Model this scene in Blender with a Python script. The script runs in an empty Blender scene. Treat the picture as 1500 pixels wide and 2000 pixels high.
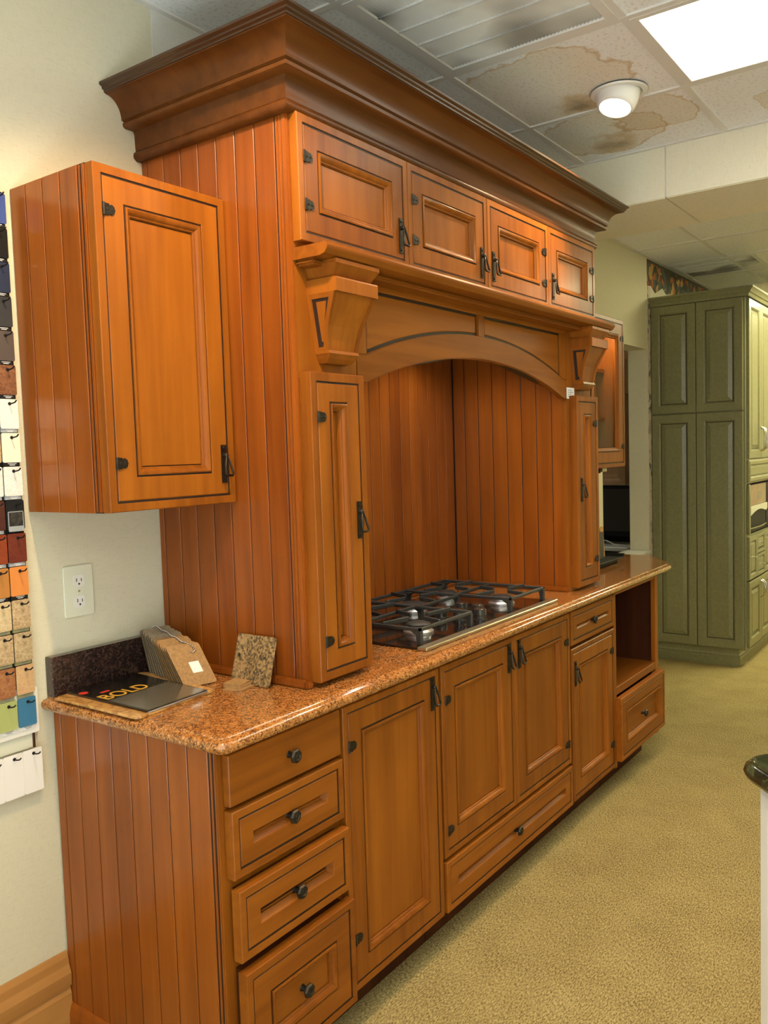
import bpy, bmesh, math, random
from mathutils import Vector, Matrix
random.seed(7)
sc = bpy.context.scene
COL = sc.collection

# ---------------------------------------------------------------- camera, world, exposure
CAM = (-1.224, -1.952, 1.5046); YAW, PITCH, ROLL, FPX = 0.626, -0.0691, -0.0317, 1659.9
cd = bpy.data.cameras.new('camera'); cam = bpy.data.objects.new('camera', cd); COL.objects.link(cam)
_f = Vector((math.cos(PITCH)*math.cos(YAW), math.cos(PITCH)*math.sin(YAW), math.sin(PITCH)))
_r = Vector((math.sin(YAW), -math.cos(YAW), 0)); _u = _r.cross(_f)
_r2 = math.cos(ROLL)*_r + math.sin(ROLL)*_u; _u2 = -math.sin(ROLL)*_r + math.cos(ROLL)*_u
cam.matrix_world = Matrix(((_r2.x, _u2.x, -_f.x, CAM[0]), (_r2.y, _u2.y, -_f.y, CAM[1]), (_r2.z, _u2.z, -_f.z, CAM[2]), (0, 0, 0, 1)))
cd.sensor_fit = 'VERTICAL'; cd.sensor_height = 36.0; cd.lens = 36.0*FPX/2000.0
cd.clip_start = 0.05; cd.clip_end = 60
sc.camera = cam
w = bpy.data.worlds.new('world'); sc.world = w; w.use_nodes = True
w.node_tree.nodes['Background'].inputs[0].default_value = (0.86, 0.95, 1.0, 1)
w.node_tree.nodes['Background'].inputs[1].default_value = 2.1
sc.view_settings.view_transform = 'Standard'; sc.view_settings.look = 'None'
sc.view_settings.gamma = 1.0; sc.view_settings.use_curve_mapping = False
sc.view_settings.exposure = 0.0
sl = bpy.data.lights.new('sun', 'SUN'); sl.energy = 43.0; sl.angle = .01; sl.color = (1, .98, .95)
so = bpy.data.objects.new('sun', sl); COL.objects.link(so); so.location = (-6, 0, 6)
so.rotation_euler = Vector((.62, -.25, -.80)).to_track_quat('-Z', 'Y').to_euler()   # falls through the added left windows onto the pale bounce floor
TROFFER = 6.5            # emission of the fluorescent diffusers
CAN_W = 60.0              # watts of the recessed eyeball spots
CANCOL = (1.0, 0.70, 0.38)
TUBECOL = (1.0, 0.97, 0.80)
FILLCOL = (1.0, 0.96, 0.58)     # yellow tint of the unseen troffers added at the pantry end

# ---------------------------------------------------------------- materials
def nd(nt, t, **kw):
    n = nt.nodes.new(t)
    for k, v in kw.items(): setattr(n, k, v)
    return n
def base_mat(name):
    m = bpy.data.materials.new(name); m.use_nodes = True
    nt = m.node_tree; return m, nt, nt.nodes['Principled BSDF']
def flat(name, col, rough=.5, metal=0., coat=0., noise=0., nscale=30., bump=0., spec=.5, trans=0.):
    m, nt, p = base_mat(name)
    p.inputs['Base Color'].default_value = (*col, 1); p.inputs['Roughness'].default_value = rough
    p.inputs['Metallic'].default_value = metal; p.inputs['Coat Weight'].default_value = coat
    p.inputs['Coat Roughness'].default_value = .15; p.inputs['Specular IOR Level'].default_value = spec
    if trans: p.inputs['Transmission Weight'].default_value = trans
    if noise or bump:
        tc = nd(nt, 'ShaderNodeTexCoord'); n = nd(nt, 'ShaderNodeTexNoise'); n.inputs['Scale'].default_value = nscale
        n.inputs['Detail'].default_value = 4; nt.links.new(tc.outputs['Object'], n.inputs['Vector'])
        if noise:
            r = nd(nt, 'ShaderNodeValToRGB')
            r.color_ramp.elements[0].position = .3; r.color_ramp.elements[1].position = .7
            r.color_ramp.elements[0].color = (*[c*(1-noise) for c in col], 1); r.color_ramp.elements[1].color = (*[min(1, c*(1+noise)) for c in col], 1)
            nt.links.new(n.outputs['Fac'], r.inputs['Fac']); nt.links.new(r.outputs['Color'], p.inputs['Base Color'])
        if bump:
            b = nd(nt, 'ShaderNodeBump'); b.inputs['Strength'].default_value = bump; b.inputs['Distance'].default_value = .002
            nt.links.new(n.outputs['Fac'], b.inputs['Height']); nt.links.new(b.outputs['Normal'], p.inputs['Normal'])
    return m
def emit(name, col, s):
    m, nt, p = base_mat(name)
    p.inputs['Base Color'].default_value = (*col, 1)
    p.inputs['Emission Color'].default_value = (*col, 1); p.inputs['Emission Strength'].default_value = s
    return m
def wood(name, light, dark, axis='z', rough=.38, coat=.07, amt=1.15):
    """stained maple: grain stretched along one axis, soft blotches, slight shift from piece to piece"""
    m, nt, p = base_mat(name)
    tc = nd(nt, 'ShaderNodeTexCoord'); oi = nd(nt, 'ShaderNodeObjectInfo')
    vm = nd(nt, 'ShaderNodeVectorMath', operation='SCALE'); vm.inputs['Scale'].default_value = 13.
    cx = nd(nt, 'ShaderNodeCombineXYZ')
    for i in range(3): nt.links.new(oi.outputs['Random'], cx.inputs[i])
    nt.links.new(cx.outputs[0], vm.inputs[0])
    ad = nd(nt, 'ShaderNodeVectorMath', operation='ADD'); nt.links.new(tc.outputs['Object'], ad.inputs[0]); nt.links.new(vm.outputs[0], ad.inputs[1])
    mp = nd(nt, 'ShaderNodeMapping'); s = {'x': (1.6, 34, 34), 'y': (34, 1.6, 34), 'z': (34, 34, 1.6)}[axis]
    mp.inputs['Scale'].default_value = s; nt.links.new(ad.outputs[0], mp.inputs['Vector'])
    g = nd(nt, 'ShaderNodeTexNoise'); g.inputs['Scale'].default_value = 1.; g.inputs['Detail'].default_value = 5; g.inputs['Distortion'].default_value = .4
    nt.links.new(mp.outputs[0], g.inputs['Vector'])
    mp2 = nd(nt, 'ShaderNodeMapping'); s2 = {'x': (2.5, 9, 9), 'y': (9, 2.5, 9), 'z': (9, 9, 2.5)}[axis]
    mp2.inputs['Scale'].default_value = s2; nt.links.new(ad.outputs[0], mp2.inputs['Vector'])
    b = nd(nt, 'ShaderNodeTexNoise'); b.inputs['Scale'].default_value = 1.; b.inputs['Detail'].default_value = 3; nt.links.new(mp2.outputs[0], b.inputs['Vector'])
    mx = nd(nt, 'ShaderNodeMath', operation='MULTIPLY_ADD'); mx.inputs[1].default_value = .45; nt.links.new(g.outputs['Fac'], mx.inputs[0])
    mb = nd(nt, 'ShaderNodeMath', operation='MULTIPLY_ADD'); mb.inputs[1].default_value = .40; mb.inputs[2].default_value = 0.; nt.links.new(b.outputs['Fac'], mb.inputs[0])
    nt.links.new(mb.outputs[0], mx.inputs[2])
    mr = nd(nt, 'ShaderNodeMath', operation='MULTIPLY_ADD'); mr.inputs[1].default_value = .16; nt.links.new(oi.outputs['Random'], mr.inputs[0]); nt.links.new(mx.outputs[0], mr.inputs[2])
    r = nd(nt, 'ShaderNodeValToRGB'); r.color_ramp.elements[0].position = .30; r.color_ramp.elements[1].position = .30+.42/amt
    r.color_ramp.elements[0].color = (*dark, 1); r.color_ramp.elements[1].color = (*light, 1)
    nt.links.new(mr.outputs[0], r.inputs['Fac']); nt.links.new(r.outputs['Color'], p.inputs['Base Color'])
    p.inputs['Roughness'].default_value = rough; p.inputs['Specular IOR Level'].default_value = .18; p.inputs['Coat Weight'].default_value = coat; p.inputs['Coat Roughness'].default_value = .16
    bp = nd(nt, 'ShaderNodeBump'); bp.inputs['Strength'].default_value = .05; bp.inputs['Distance'].default_value = .001
    nt.links.new(g.outputs['Fac'], bp.inputs['Height']); nt.links.new(bp.outputs['Normal'], p.inputs['Normal'])
    return m
def granite(name, cols, scale=120., rough=.12):
    m, nt, p = base_mat(name)
    tc = nd(nt, 'ShaderNodeTexCoord')
    n1 = nd(nt, 'ShaderNodeTexNoise'); n1.inputs['Scale'].default_value = scale; n1.inputs['Detail'].default_value = 6; n1.inputs['Roughness'].default_value = .7
    v = nd(nt, 'ShaderNodeTexVoronoi'); v.inputs['Scale'].default_value = scale*1.3
    n2 = nd(nt, 'ShaderNodeTexNoise'); n2.inputs['Scale'].default_value = scale*.25; n2.inputs['Detail'].default_value = 3
    for n in (n1, v, n2): nt.links.new(tc.outputs['Object'], n.inputs['Vector'])
    sv = nd(nt, 'ShaderNodeSeparateColor'); nt.links.new(v.outputs['Color'], sv.inputs[0])
    a = nd(nt, 'ShaderNodeMath', operation='MULTIPLY_ADD'); a.inputs[1].default_value = .24; nt.links.new(sv.outputs[0], a.inputs[0])
    b = nd(nt, 'ShaderNodeMath', operation='MULTIPLY_ADD'); b.inputs[1].default_value = .5; b.inputs[2].default_value = 0; nt.links.new(n1.outputs['Fac'], b.inputs[0]); nt.links.new(b.outputs[0], a.inputs[2])
    c = nd(nt, 'ShaderNodeMath', operation='MULTIPLY_ADD'); c.inputs[1].default_value = .3; nt.links.new(n2.outputs['Fac'], c.inputs[0]); nt.links.new(a.outputs[0], c.inputs[2])
    r = nd(nt, 'ShaderNodeValToRGB'); cr = r.color_ramp
    while len(cr.elements) < len(cols): cr.elements.new(.5)
    for i, cc in enumerate(cols):
        cr.elements[i].position = .34 + .36*i/(len(cols)-1); cr.elements[i].color = (*cc, 1)
    nt.links.new(c.outputs[0], r.inputs['Fac']); nt.links.new(r.outputs['Color'], p.inputs['Base Color'])
    p.inputs['Roughness'].default_value = rough; p.inputs['Coat Weight'].default_value = .5; p.inputs['Coat Roughness'].default_value = .06
    return m
WL, WD = (.335, .104, .0095), (.175, .046, .0042)
M = {}
M['wood'] = wood('maple_vertical', WL, WD, 'z')
M['woodx'] = wood('maple_along_x', WL, WD, 'x')
M['woody'] = wood('maple_along_y', WL, WD, 'y')
M['side'] = wood('cherry_beadboard', (.335, .090, .0100), (.18, .042, .0048), 'z', rough=.28, coat=.4)  # same maple; warm light on the sides is put into a redder tint
M['crown'] = wood('crown_stain', (.150, .050, .0095), (.075, .023, .0045), 'x', rough=.36, coat=.10)
M['glaze'] = flat('dark_glaze', (.022, .010, .005), .5)
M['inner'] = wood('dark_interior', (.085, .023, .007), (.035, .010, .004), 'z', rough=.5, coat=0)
M['oak'] = wood('oak_baseboard', (.50, .255, .080), (.36, .16, .042), 'x', rough=.4, coat=.2)
M['rawx'] = wood('raw_maple', (.52, .33, .19), (.40, .24, .13), 'z', rough=.6, coat=0)
M['bronze'] = flat('oil_rubbed_bronze', (.050, .042, .032), .42, metal=.85, noise=.35, nscale=60)
M['granite'] = granite('brown_granite', [(.045, .024, .012), (.17, .064, .020), (.36, .138, .032), (.50, .205, .050), (.56, .32, .15)], 230)
M['splash'] = granite('dark_granite', [(.010, .008, .009), (.022, .013, .012), (.050, .024, .018), (.085, .055, .045)], 190)
M['greenstone'] = granite('green_marble', [(.008, .009, .007), (.014, .018, .010), (.03, .042, .018), (.075, .095, .042)], 45)
M['glass_black'] = flat('black_ceramic_glass', (.012, .009, .008), .06, coat=.6)
M['steel'] = flat('brushed_steel', (.52, .47, .33), .32, metal=.9)
M['silver'] = flat('burner_alloy', (.55, .56, .58), .35, metal=.9)
M['iron'] = flat('cast_iron', (.030, .031, .030), .5, noise=.3, nscale=200, bump=.2)
M['knobblk'] = flat('smoked_knob', (.03, .028, .026), .2, coat=.5)
M['black'] = flat('black_plastic', (.010, .010, .011), .5, spec=.25)
M['white'] = flat('white_plastic', (.75, .74, .68), .35)
M['ivory'] = flat('ivory_plastic', (.68, .68, .54), .35)
M['card'] = flat('white_card', (.85, .85, .82), .7)
M['print'] = flat('grey_print', (.25, .25, .25), .8)
M['shadowhole'] = flat('dark_slot', (.01, .01, .01), .8)
M['chrome'] = flat('bead_chain', (.6, .6, .6), .25, metal=1.)
M['clear'] = None
def wallmat(name, col, vscale=0):
    m, nt, p = base_mat(name); p.inputs['Roughness'].default_value = .85; p.inputs['Specular IOR Level'].default_value = .2
    tc = nd(nt, 'ShaderNodeTexCoord'); mp = nd(nt, 'ShaderNodeMapping'); mp.inputs['Scale'].default_value = (420, 420, 40)
    n = nd(nt, 'ShaderNodeTexNoise'); n.inputs['Scale'].default_value = 1; n.inputs['Detail'].default_value = 3
    mp2 = nd(nt, 'ShaderNodeMapping'); mp2.inputs['Scale'].default_value = (50, 50, 400)
    n2 = nd(nt, 'ShaderNodeTexNoise'); n2.inputs['Scale'].default_value = 1
    nt.links.new(tc.outputs['Object'], mp.inputs[0]); nt.links.new(mp.outputs[0], n.inputs[0]); nt.links.new(tc.outputs['Object'], mp2.inputs[0]); nt.links.new(mp2.outputs[0], n2.inputs[0])
    a = nd(nt, 'ShaderNodeMath', operation='ADD'); nt.links.new(n.outputs['Fac'], a.inputs[0]); nt.links.new(n2.outputs['Fac'], a.inputs[1])
    r = nd(nt, 'ShaderNodeValToRGB'); r.color_ramp.elements[0].position = .6; r.color_ramp.elements[1].position = 1.4 if False else 1.
    r.color_ramp.elements[0].color = (*[c*.88 for c in col], 1); r.color_ramp.elements[1].color = (*col, 1)
    nt.links.new(a.outputs[0], r.inputs[0]); nt.links.new(r.outputs[0], p.inputs['Base Color'])
    b = nd(nt, 'ShaderNodeBump'); b.inputs['Strength'].default_value = .12; b.inputs['Distance'].default_value = .001
    nt.links.new(a.outputs[0], b.inputs['Height']); nt.links.new(b.outputs[0], p.inputs['Normal'])
    return m
M['wallpaper'] = wallmat('cream_wallpaper', (.64, .60, .45))
M['paint'] = wallmat('offwhite_paint', (.66, .65, .60))
M['paint2'] = wallmat('cream_paint', (.74, .69, .49))
def carpet():
    m, nt, p = base_mat('loop_carpet'); p.inputs['Roughness'].default_value = .95; p.inputs['Specular IOR Level'].default_value = .1
    tc = nd(nt, 'ShaderNodeTexCoord'); mp = nd(nt, 'ShaderNodeMapping'); mp.inputs['Rotation'].default_value = (0, 0, .35); mp.inputs['Scale'].default_value = (100, 260, 1)
    n = nd(nt, 'ShaderNodeTexNoise'); n.inputs['Scale'].default_value = 1; n.inputs['Detail'].default_value = 3
    n2 = nd(nt, 'ShaderNodeTexNoise'); n2.inputs['Scale'].default_value = 7; n2.inputs['Detail'].default_value = 4
    nt.links.new(tc.outputs['Object'], mp.inputs[0]); nt.links.new(mp.outputs[0], n.inputs[0]); nt.links.new(tc.outputs['Object'], n2.inputs[0])
    a = nd(nt, 'ShaderNodeMath', operation='MULTIPLY_ADD'); a.inputs[1].default_value = .14; nt.links.new(n2.outputs['Fac'], a.inputs[0]); nt.links.new(n.outputs['Fac'], a.inputs[2])
    r = nd(nt, 'ShaderNodeValToRGB'); e = r.color_ramp.elements; e[0].position = .38; e[1].position = .74
    e[0].color = (.14, .100, .040, 1); e[1].color = (.52, .42, .19, 1)
    x = e.new(.55); x.color = (.325, .248, .102, 1)
    nt.links.new(a.outputs[0], r.inputs[0]); nt.links.new(r.outputs[0], p.inputs['Base Color'])
    b = nd(nt, 'ShaderNodeBump'); b.inputs['Strength'].default_value = .5; b.inputs['Distance'].default_value = .004
    nt.links.new(n.outputs['Fac'], b.inputs['Height']); nt.links.new(b.outputs[0], p.inputs['Normal'])
    return m
M['carpet'] = carpet()
def tilemat(name, stain=None):
    """fissured acoustic tile; stain = list of (cx, cy, r, kind) water marks in world metres"""
    m, nt, p = base_mat(name); p.inputs['Roughness'].default_value = .9; p.inputs['Specular IOR Level'].default_value = .2
    ge = nd(nt, 'ShaderNodeNewGeometry'); n = nd(nt, 'ShaderNodeTexNoise'); n.inputs['Scale'].default_value = 85; n.inputs['Detail'].default_value = 4
    nt.links.new(ge.outputs['Position'], n.inputs[0])
    r = nd(nt, 'ShaderNodeValToRGB'); e = r.color_ramp.elements; e[0].position = .34; e[1].position = .46
    e[0].color = (.72, .73, .72, 1); e[1].color = (.88, .89, .88, 1); nt.links.new(n.outputs[0], r.inputs[0])
    out = r.outputs[0]
    nz = nd(nt, 'ShaderNodeTexNoise'); nz.inputs['Scale'].default_value = 7; nz.inputs['Detail'].default_value = 6; nt.links.new(ge.outputs['Position'], nz.inputs[0])
    for (cx, cy, rad, kind) in (stain or []):
        d = nd(nt, 'ShaderNodeVectorMath', operation='DISTANCE'); d.inputs[1].default_value = (cx, cy, 2.775); nt.links.new(ge.outputs['Position'], d.inputs[0])
        a = nd(nt, 'ShaderNodeMath', operation='MULTIPLY_ADD'); a.inputs[1].default_value = .22 if kind == 'ring' else .5; nt.links.new(nz.outputs[0], a.inputs[0]); nt.links.new(d.outputs['Value'], a.inputs[2])
        q = nd(nt, 'ShaderNodeMath', operation='DIVIDE'); q.inputs[1].default_value = rad + (.11 if kind == 'ring' else .25); nt.links.new(a.outputs[0], q.inputs[0])
        k = nd(nt, 'ShaderNodeValToRGB'); e = k.color_ramp.elements
        if kind == 'ring':
            e[0].position = 0; e[0].color = (.95, .93, .88, 1); e[1].position = .90; e[1].color = (.90, .84, .73, 1)
            for pos, c in ((.955, (.92, .86, .76)), (.988, (.74, .58, .38)), (1.012, (1, 1, 1))):
                x = e.new(min(pos/1.02, 1)); x.color = (*c, 1)
        else:
            e[0].position = .50; e[0].color = (.46, .38, .28, 1); e[1].position = 1.0; e[1].color = (1, 1, 1, 1)
            x = e.new(.78); x.color = (.80, .68, .52, 1)
        if kind == 'ring':
            q2 = nd(nt, 'ShaderNodeMath', operation='DIVIDE'); q2.inputs[1].default_value = 1.02; nt.links.new(q.outputs[0], q2.inputs[0]); q = q2
        nt.links.new(q.outputs[0], k.inputs[0])
        mm = nd(nt, 'ShaderNodeMixRGB', blend_type='MULTIPLY'); mm.inputs[0].default_value = 1
        nt.links.new(out, mm.inputs[1]); nt.links.new(k.outputs[0], mm.inputs[2]); out = mm.outputs[0]
    nt.links.new(out, p.inputs['Base Color'])
    b = nd(nt, 'ShaderNodeBump'); b.inputs['Strength'].default_value = .3; b.inputs['Distance'].default_value = .003
    nt.links.new(n.outputs[0], b.inputs['Height']); nt.links.new(b.outputs[0], p.inputs['Normal'])
    return m
M['tile'] = tilemat('ceiling_tile')
M['tileA'] = tilemat('stained_tile_ring', [(1.70, -.60, .34, 'ring'), (1.90, -.66, .10, 'blot')])
M['tileB'] = tilemat('stained_tile_mould', [(2.36, -.60, .12, 'blot'), (2.12, -.86, .17, 'ring'), (2.22, -.62, .24, 'ring')])
M['tileC'] = tilemat('stained_tile_edge', [(2.3, -1.32, .10, 'ring')])
M['grid'] = flat('ceiling_grid', (.74, .72, .67), .5)
M['beam'] = wallmat('beam_vinyl', (.86, .81, .63))
def louvre_mat():
    m, nt, p = base_mat('grille_metal'); p.inputs['Roughness'].default_value = .5
    ge = nd(nt, 'ShaderNodeNewGeometry'); n = nd(nt, 'ShaderNodeTexNoise'); n.inputs['Scale'].default_value = 3.2; n.inputs['Detail'].default_value = 2
    nt.links.new(ge.outputs['Position'], n.inputs[0])
    r = nd(nt, 'ShaderNodeValToRGB'); e = r.color_ramp.elements; e[0].position = .36; e[0].color = (.22, .215, .20, 1); e[1].position = .55; e[1].color = (.76, .76, .72, 1)
    nt.links.new(n.outputs[0], r.inputs[0]); nt.links.new(r.outputs[0], p.inputs['Base Color']); return m
M['louvre'] = louvre_mat()
M['sage'] = flat('sage_paint', (.215, .208, .096), .38, coat=.25, noise=.10, nscale=60)
M['sageglaze'] = flat('sage_glaze', (.055, .045, .022), .5)
def sticker(name, bg, fg): return flat(name, bg, .5)
def border_mat(name, vertical):
    m, nt, p = base_mat(name); p.inputs['Roughness'].default_value = .8
    tc = nd(nt, 'ShaderNodeTexCoord'); v = nd(nt, 'ShaderNodeTexVoronoi'); v.inputs['Scale'].default_value = 22 if not vertical else 30
    nt.links.new(tc.outputs['Object'], v.inputs['Vector'])
    s = nd(nt, 'ShaderNodeSeparateColor'); nt.links.new(v.outputs['Color'], s.inputs[0])
    r = nd(nt, 'ShaderNodeValToRGB'); r.color_ramp.interpolation = 'CONSTANT'; e = r.color_ramp.elements
    if not vertical:
        e[0].color = (.05, .065, .04, 1); e[1].position = .35; e[1].color = (.10, .11, .08, 1)
        for pos, c in ((.6, (.42, .14, .035)), (.75, (.50, .30, .08)), (.88, (.16, .06, .04))):
            x = e.new(pos); x.color = (*c, 1)
    else:
        e[0].color = (.62, .52, .42, 1); e[1].position = .72; e[1].color = (.42, .33, .28, 1)
        x = e.new(.86); x.color = (.14, .13, .13, 1)
    nt.links.new(s.outputs[0], r.inputs[0]); nt.links.new(r.outputs[0], p.inputs['Base Color']); return m
M['border'] = border_mat('fruit_border', False); M['borderv'] = border_mat('leaf_border', True)
def speck(name, a, b, scale=160):
    m = granite(name, [a, tuple((x+y)/2 for x, y in zip(a, b)), b], scale, rough=.5)
    m.node_tree.nodes['Principled BSDF'].inputs['Coat Weight'].default_value = 0; m.node_tree.nodes['Principled BSDF'].inputs['Specular IOR Level'].default_value = .25; return m

# ---------------------------------------------------------------- mesh builder
WO = {}                                    # world origin of every object
TY = lambda u, d, z: (u, -d, z)            # fronts that face -Y: u along X, d out of the wall
class B:
    def __init__(s, T=None): s.v = []; s.f = []; s.m = []; s.T = T
    def add(s, vs, fs, mi=0):
        o = len(s.v); s.v += [tuple(s.T(*p)) if s.T else tuple(p) for p in vs]
        for k, f in enumerate(fs): s.f.append([i+o for i in f]); s.m.append(mi[k] if isinstance(mi, (list, tuple)) else mi)
        return s
    def box(s, a0, a1, b0, b1, c0, c1, mi=0):
        vs = [(x, y, z) for z in (c0, c1) for y in (b0, b1) for x in (a0, a1)]
        return s.add(vs, [(0, 2, 3, 1), (4, 5, 7, 6), (0, 1, 5, 4), (2, 6, 7, 3), (0, 4, 6, 2), (1, 3, 7, 5)], mi)
    def ring(s, u0, u1, z0, z1, prof, closed=True, cap=False, mi=0):
        """sweep a profile [(inset, depth)] round a rectangle with mitred corners"""
        vs = []; n = len(prof)
        for (i, d) in prof: vs += [(u0+i, d, z0+i), (u1-i, d, z0+i), (u1-i, d, z1-i), (u0+i, d, z1-i)]
        fs = []; ms = []
        for k in range(n if closed else n-1):
            a, b = k*4, ((k+1) % n)*4
            for j in range(4):
                fs.append((a+j, a+(j+1) % 4, b+(j+1) % 4, b+j)); ms.append(mi[k] if isinstance(mi, (list, tuple)) else mi)
        if cap: fs.append(tuple((n-1)*4+j for j in range(4))); ms.append(mi[-1] if isinstance(mi, (list, tuple)) else mi)
        return s.add(vs, fs, ms)
    def prism(s, poly, d0, d1, mi=0, f=lambda a, b, d: (a, d, b)):
        n = len(poly); vs = [f(a, b, d0) for a, b in poly]+[f(a, b, d1) for a, b in poly]
        return s.add(vs, [tuple(range(n)), tuple(range(2*n-1, n-1, -1))]+[(i, (i+1) % n, n+(i+1) % n, n+i) for i in range(n)], mi)
    def tube(s, path, r, n=8, closed=False, mi=0):
        P = [Vector(p) for p in path]; rs = r if isinstance(r, (list, tuple)) else [r]*len(P); vs = []; up = None
        for i, p in enumerate(P):
            a = P[i-1] if (i > 0 or closed) else p; b = P[(i+1) % len(P)] if (i < len(P)-1 or closed) else p
            t = (b-a).normalized()
            if up is None: up = Vector((0, 0, 1)) if abs(t.z) < .9 else Vector((1, 0, 0))
            x = t.cross(up).normalized(); y = x.cross(t).normalized(); up = y
            for k in range(n):
                g = 2*math.pi*k/n; vs.append(p+(x*math.cos(g)+y*math.sin(g))*rs[i])
        fs = []
        for i in range(len(P) if closed else len(P)-1):
            a, b = i*n, ((i+1) % len(P))*n
            fs += [(a+k, a+(k+1) % n, b+(k+1) % n, b+k) for k in range(n)]
        if not closed: fs += [tuple(range(n)), tuple(range((len(P)-1)*n, len(P)*n))]
        return s.add(vs, fs, mi)
    def lathe(s, c, prof, axis='z', n=20, mi=0, phase=0.):
        vs = []
        for (r, h) in prof:
            for k in range(n):
                g = 2*math.pi*k/n+phase; a, b = r*math.cos(g), r*math.sin(g)
                vs.append({'z': (c[0]+a, c[1]+b, c[2]+h), 'y': (c[0]+a, c[1]+h, c[2]+b), 'x': (c[0]+h, c[1]+a, c[2]+b)}[axis])
        fs = [(i*n+k, i*n+(k+1) % n, (i+1)*n+(k+1) % n, (i+1)*n+k) for i in range(len(prof)-1) for k in range(n)]
        fs += [tuple(range(n)), tuple(range((len(prof)-1)*n, len(prof)*n))]
        return s.add(vs, fs, mi)
    def sweep(s, path, prof, sign=1, closed=False, cap=True, mi=0):
        """sweep profile [(offset, z)] along a horizontal open path; offset to the path's right when sign = 1"""
        n = len(path); rows = [offset(path, o, sign, z) for o, z in prof]; vs = [p for r in rows for p in r]; m = len(rows)
        fs = [(k*n+i, k*n+i+1, ((k+1) % m)*n+i+1, ((k+1) % m)*n+i) for k in range(m if closed else m-1) for i in range(n-1)]
        if cap: fs += [tuple(k*n for k in range(m)), tuple(k*n+n-1 for k in range(m))]
        return s.add(vs, fs, mi)
    def build(s, name, mat, parent=None, bevel=0., smooth=0., origin=None, seg=1):
        v = [Vector(p) for p in s.v]
        if origin is None:
            lo = [min(p[i] for p in v) for i in range(3)]; hi = [max(p[i] for p in v) for i in range(3)]
            origin = Vector(((lo[0]+hi[0])/2, (lo[1]+hi[1])/2, lo[2]))
        origin = Vector(origin)
        bm = bmesh.new(); bv = [bm.verts.new(p-origin) for p in v]
        for f, mi in zip(s.f, s.m):
            try: fc = bm.faces.new([bv[i] for i in f]); fc.material_index = mi
            except ValueError: pass
        bmesh.ops.recalc_face_normals(bm, faces=bm.faces)
        if bevel:
            ed = [e for e in bm.edges if len(e.link_faces) == 2 and e.calc_face_angle(0) > .5]
            bmesh.ops.bevel(bm, geom=ed, offset=bevel, segments=seg, affect='EDGES', clamp_overlap=True)
        me = bpy.data.meshes.new(name); bm.to_mesh(me); bm.free()
        for k in (mat if isinstance(mat, (list, tuple)) else [mat]): me.materials.append(M[k] if isinstance(k, str) else k)
        if smooth:
            me.polygons.foreach_set('use_smooth', [True]*len(me.polygons)); me.set_sharp_from_angle(angle=math.radians(smooth))
        o = bpy.data.objects.new(name, me); COL.objects.link(o); WO[o.name] = origin
        if parent: o.parent = parent; o.location = origin-WO[parent.name]
        else: o.location = origin
        return o
def offset(path, o, sign, z):
    out = []; n = len(path)
    for i, p in enumerate(path):
        ns = []
        for a, b in ((i-1, i), (i, i+1)):
            if a >= 0 and b < n:
                dx, dy = path[b][0]-path[a][0], path[b][1]-path[a][1]; L = math.hypot(dx, dy); ns.append((dy/L*sign, -dx/L*sign))
        if len(ns) == 2:
            mx, my = ns[0][0]+ns[1][0], ns[0][1]+ns[1][1]; q = 1+ns[0][0]*ns[1][0]+ns[0][1]*ns[1][1]
            nx, ny = mx/q, my/q
        else: nx, ny = ns[0]
        out.append((p[0]+nx*o, p[1]+ny*o, z))
    return out
def thing(name, label, cat, loc, group=None):
    o = bpy.data.objects.new(name, None); COL.objects.link(o); o.location = loc; WO[o.name] = Vector(loc); o.empty_display_size = .05
    return tag(o, label, cat, group)
def tag(o, label, cat, group=None):
    o['label'] = label; o['category'] = cat
    if group: o['group'] = group
    return o
def struct(o): o['kind'] = 'structure'; return o
def text_part(name, txt, size, mat, parent, loc, rot=(0, 0, 0), ext=.0003):
    cu = bpy.data.curves.new(name, 'FONT'); cu.body = txt; cu.size = size; cu.extrude = ext
    t = bpy.data.objects.new(name+'_tmp', cu); COL.objects.link(t)
    bpy.context.view_layer.update(); dg = bpy.context.evaluated_depsgraph_get()
    me = bpy.data.meshes.new_from_object(t.evaluated_get(dg)); bpy.data.objects.remove(t); me.name = name
    me.materials.clear(); me.materials.append(M[mat] if isinstance(mat, str) else mat)
    o = bpy.data.objects.new(name, me); COL.objects.link(o); WO[o.name] = Vector(loc)
    o.parent = parent; o.location = Vector(loc)-WO[parent.name]; o.rotation_euler = rot; return o

# ---------------------------------------------------------------- room shell
CZ = 2.773; XB0, XB1 = 2.525, 3.06; YB = -5.0; XL, XR = -3.3, 8.5
floor = struct(B().box(XL, XR, YB, 2.4, -.05, 0).build('floor', 'carpet'))
M['entry'] = flat('pale_entry_tile', (.66, .74, .79), .5)  # unseen pale floor strip added to bounce sunlight up to the ceiling
B().box(XL, -1.45, YB, 0, 0, .004).build('entry_floor', 'entry', floor)
wb = struct(B().box(.43, 3.763, 0, .133, 0, 2.85).box(3.763, 4.60, 0, .133, 2.155, 2.85).box(3.763, 4.60, 0, .133, 0, .768).box(4.60, XR, 0, .133, 0, 2.85).build('wall_back', 'paint2'))
B().box(XL, .43, 0, .133, 0, 2.85).build('wallpaper_panel', 'wallpaper', wb)
B().box(.43, 2.52, -.002, 0, 2.3, 2.79).build('painted_panel', 'paint', wb)
W0, W1, WZ0, WZ1 = -4.8, -.5, .85, 2.6                      # daylight windows added to the left wall for fill, unseen behind the viewer
struct(B().box(XL-.1, XL, YB, .133, 0, WZ0).box(XL-.1, XL, YB, .133, WZ1, 2.85).box(XL-.1, XL, YB, W0, WZ0, WZ1).box(XL-.1, XL, W1, .133, WZ0, WZ1).build('wall_left', 'wallpaper'))
wn = B()
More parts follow.
